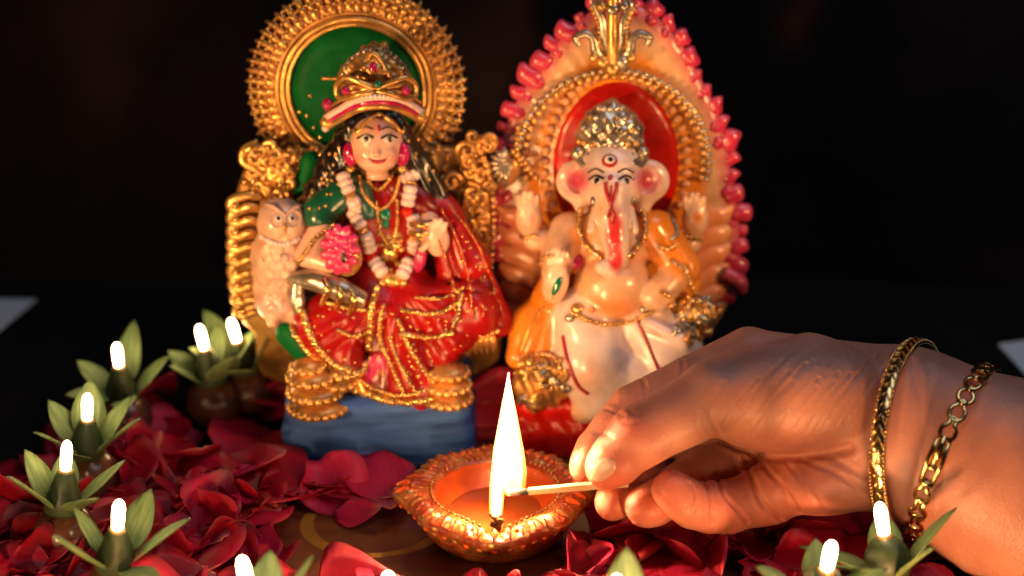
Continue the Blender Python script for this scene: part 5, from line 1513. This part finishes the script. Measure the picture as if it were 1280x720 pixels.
c.C((815, 285, 7.9), (860, 355, 7.4), 22, 16, ORANGE, .1)
c.C((700, 300, 9.0), (668, 300, 8.9), 16, 14, CREAM, .2); c.E(661, 272, 8.8, 17, 25, 0.4, CREAM)
for k in range(4): c.C((650 + k * 7, 258, 8.75), (648 + k * 8, 246 - (k in (1, 2)) * 5, 8.75), 4.5, 3.6, CREAM, 0.06)
c.C((840, 305, 9.0), (862, 305, 8.9), 16, 14, CREAM, .2); c.E(869, 275, 8.8, 17, 25, 0.4, CREAM)
for k in range(4): c.C((858 + k * 7, 262, 8.75), (856 + k * 8, 248 - (k in (1, 2)) * 5, 8.75), 4.5, 3.6, CREAM, 0.06)
c.C((690, 350, 8.3), (662, 420, 7.4), 14, 26, ORANGE, .2); c.C((662, 400, 7.6), (648, 446, 6.8), 22, 16, ORANGE, .2); c.C((688, 380, 7.8), (680, 440, 7.0), 20, 18, ORANGE, .1)
c.C((735, 400, 7.4), (738, 450, 6.5), 46, 46, WHITE, .3); c.C((722, 430, 6.9), (730, 480, 6.4), 22, 24, WHITE, .3); c.C((745, 450, 6.5), (752, 495, 6.3), 42, 34, WHITE, .2); c.C((752, 490, 6.3), (730, 512, 6.2), 26, 18, (0.72, 0.42, 0.26), .2)
c.C((800, 402, 7.6), (835, 440, 6.9), 42, 44, WHITE, .3); c.C((835, 440, 6.9), (800, 490, 6.4), 42, 36, WHITE, .3); c.C((790, 470, 6.5), (740, 480, 6.3), 34, 30, WHITE, .3)
c.C((798, 398, 6.45), (826, 470, 5.55), 3, 3, None, 0.12, 1, True)
for x0, y0, x1, y1 in ((712, 402, 752, 446), (716, 425, 770, 468), (730, 455, 790, 482), (812, 405, 855, 425)): c.C((x0, y0, 6.15), (x1, y1, 5.75), 6, 10, WHITE, 0.35)
for (x0, y0), (x1, y1) in (((672, 370), (652, 440)), ((684, 390), (670, 440)), ((694, 370), (690, 430)), ((840, 300), (868, 350))): c.C((x0, y0, 7.05), (x1, y1, 6.4), 2, 5, None, 0.08, 1, True)
finish(c, 'body', ge, 'paint', [(766, 385, 46, 20, 0, (0.78, 0.25, 0.06), 1.0), (662, 273, 7, 7, 0, (0.7, 0.12, 0.05), .8), (872, 272, 9, 10, 0, (0.75, 0.22, 0.03), .8),
    (726, 300, 20, 34, 0, (0.82, 0.27, 0.04), .9), (765, 322, 50, 12, 0, (0.82, 0.26, 0.05), .9), (765, 350, 26, 18, 0, (0.80, 0.56, 0.44), 1), (845, 330, 14, 24, 0, (0.85, 0.26, 0.03), 1), (660, 262, 14, 14, 0, (0.80, 0.60, 0.50), 1), (700, 345, 12, 20, 0, (0.8, 0.6, 0.5), 1), (815, 300, 16, 30, 0, (0.8, 0.24, 0.02), 1), (672, 325, 14, 18, 0, (0.78, 0.24, 0.04), 1), (735, 470, 26, 34, 0, (0.72, 0.40, 0.28), 1.2)], surf=es, soft=0.06)
stickon(es, 721, 327, 12, 11, 0.3, 'gem_pink', 'pink_knob', ge)
stickon(es, 696, 358, 5, 14, 0.14, 'gem_green', 'palm_stone', ge, -22)
def etrim(pts, r, mat, dots='gold', off=0.05, name='gilt_border'):
    P = es.line(pts, off, 9); V, F = tube(P, r * .75, 8); o = mk(name, V, F, M[mat], ge)
    if dots: bead_row(P + np.array([0, -r * .5, 0.02]), r * .8, dots, 'border_beads', o, 2.2, 0.02)
etrim([(796, 398), (806, 420), (818, 450), (830, 475)], 0.10, 'lip', None, 0.02, 'red_seam'); etrim([(704, 420), (710, 450), (722, 480), (735, 492)], 0.12, 'lip', None, 0.02, 'red_seam')
etrim([(716, 392), (740, 402), (766, 405), (795, 400), (816, 388)], 0.12, 'gold'); etrim([(690, 372), (668, 400), (650, 440)], 0.08, 'gold', None)
etrim([(726, 262), (724, 290), (738, 310), (752, 322)], 0.15, 'silver', 'bright_gold'); etrim([(802, 262), (808, 285), (798, 306), (786, 320)], 0.15, 'silver', 'bright_gold')
etrim([(645, 292), (656, 297), (668, 294)], 0.12, 'gold'); etrim([(858, 296), (872, 299), (884, 294)], 0.12, 'gold'); etrim([(832, 262), (846, 290), (838, 300)], 0.10, 'silver', None)
etrim([(838, 325), (852, 335), (862, 352), (872, 372)], 0.10, 'silver', 'gold'); etrim([(826, 364), (842, 372), (862, 372)], 0.12, 'gold', 'bright_gold'); etrim([(690, 318), (682, 322), (676, 330)], 0.10, 'silver', 'gold')
etrim([(822, 308), (835, 312), (845, 306)], 0.13, 'bright_gold')
for x, y, r in ((721, 386, 9), (712, 398, 7), (740, 388, 4), (805, 386, 6)): stickon(es, x, y, r, r * .8, 0.2, rng.choice(('silver', 'gold')), 'waist_jewel', ge)
# gilt clusters: anklet to one side, armrest to the other, silver fan
def cluster(x0, y0, rx, ry, y, n, seed, name):
    c = Sculpt(W(x0 - rx - 12, y0 + ry + 12, y + 1) - np.array([0, 3.0, .4]), W(x0 + rx + 12, y0 - ry - 12, y + 1) + np.array([0, 1, .6]), 0.07)
    c.E(x0, y0, y, rx, ry, 0.8); o = finish(c, name, ge, 'old_gold', surf=es, wave=lambda V: 0.07 * np.sin(V[:, 0] * 9 + V[:, 2] * 4))
    q = random.Random(seed)
    for k in range(n):
        a, r = q.uniform(0, 6.28), math.sqrt(q.random()) * 0.9
        x, yy = x0 + rx * r * math.cos(a), y0 + ry * r * math.sin(a)
        pts = []
        for j in range(9):
            b_ = a + j * 0.5; rr_ = 7 * (1 - j * 0.07)
            pts.append(es.hit(x + rr_ * math.cos(b_), yy + rr_ * math.sin(b_), 0.1)[0])
        V, F = tube(spline(pts, 3), [0.09, 0.16, 0.12], 7); mk('gilt_curl', V, F, M[q.choice(('gold', 'silver', 'old_gold'))], o)
    return o
cluster(678, 478, 36, 36, 6.2, 26, 5, 'gilt_anklet'); cluster(866, 398, 32, 30, 7.4, 20, 6, 'gilt_armrest')
etrim([(650, 452), (675, 442), (702, 450)], 0.16, 'silver'); etrim([(648, 466), (676, 458), (706, 466)], 0.14, 'gold'); etrim([(842, 382), (866, 376), (890, 384)], 0.2, 'silver'); etrim([(846, 400), (866, 394), (886, 402)], 0.26, 'silver', None)
fan = ellp(632, 214, 9.5, 18, 22, 0.3, 'old_gold', 'silver_fan', ge, 30)
for k in range(8):
    a = math.radians(100 + 22 * k); sp_([(640, 206, 9.15), (640 + 15 * math.cos(a) - 4, 206 - 15 * math.sin(a) * -1, 9.05), (640 + 26 * math.cos(a) - 4, 208 + 26 * math.sin(a), 9.25)], 'silver', 'fan_rib', fan, [0.06, 0.14, 0.08])
bead_row(spline([W(x, y, 9.3) for x, y in ((640, 190), (655, 200), (664, 216), (676, 226))], 6), 0.13, 'gold', 'gilt_beads', ge)
bead_row(spline([W(x, y, 9.4) for x, y in ((648, 160), (646, 185), (652, 205))], 6), 0.12, 'gold', 'gilt_beads', ge)
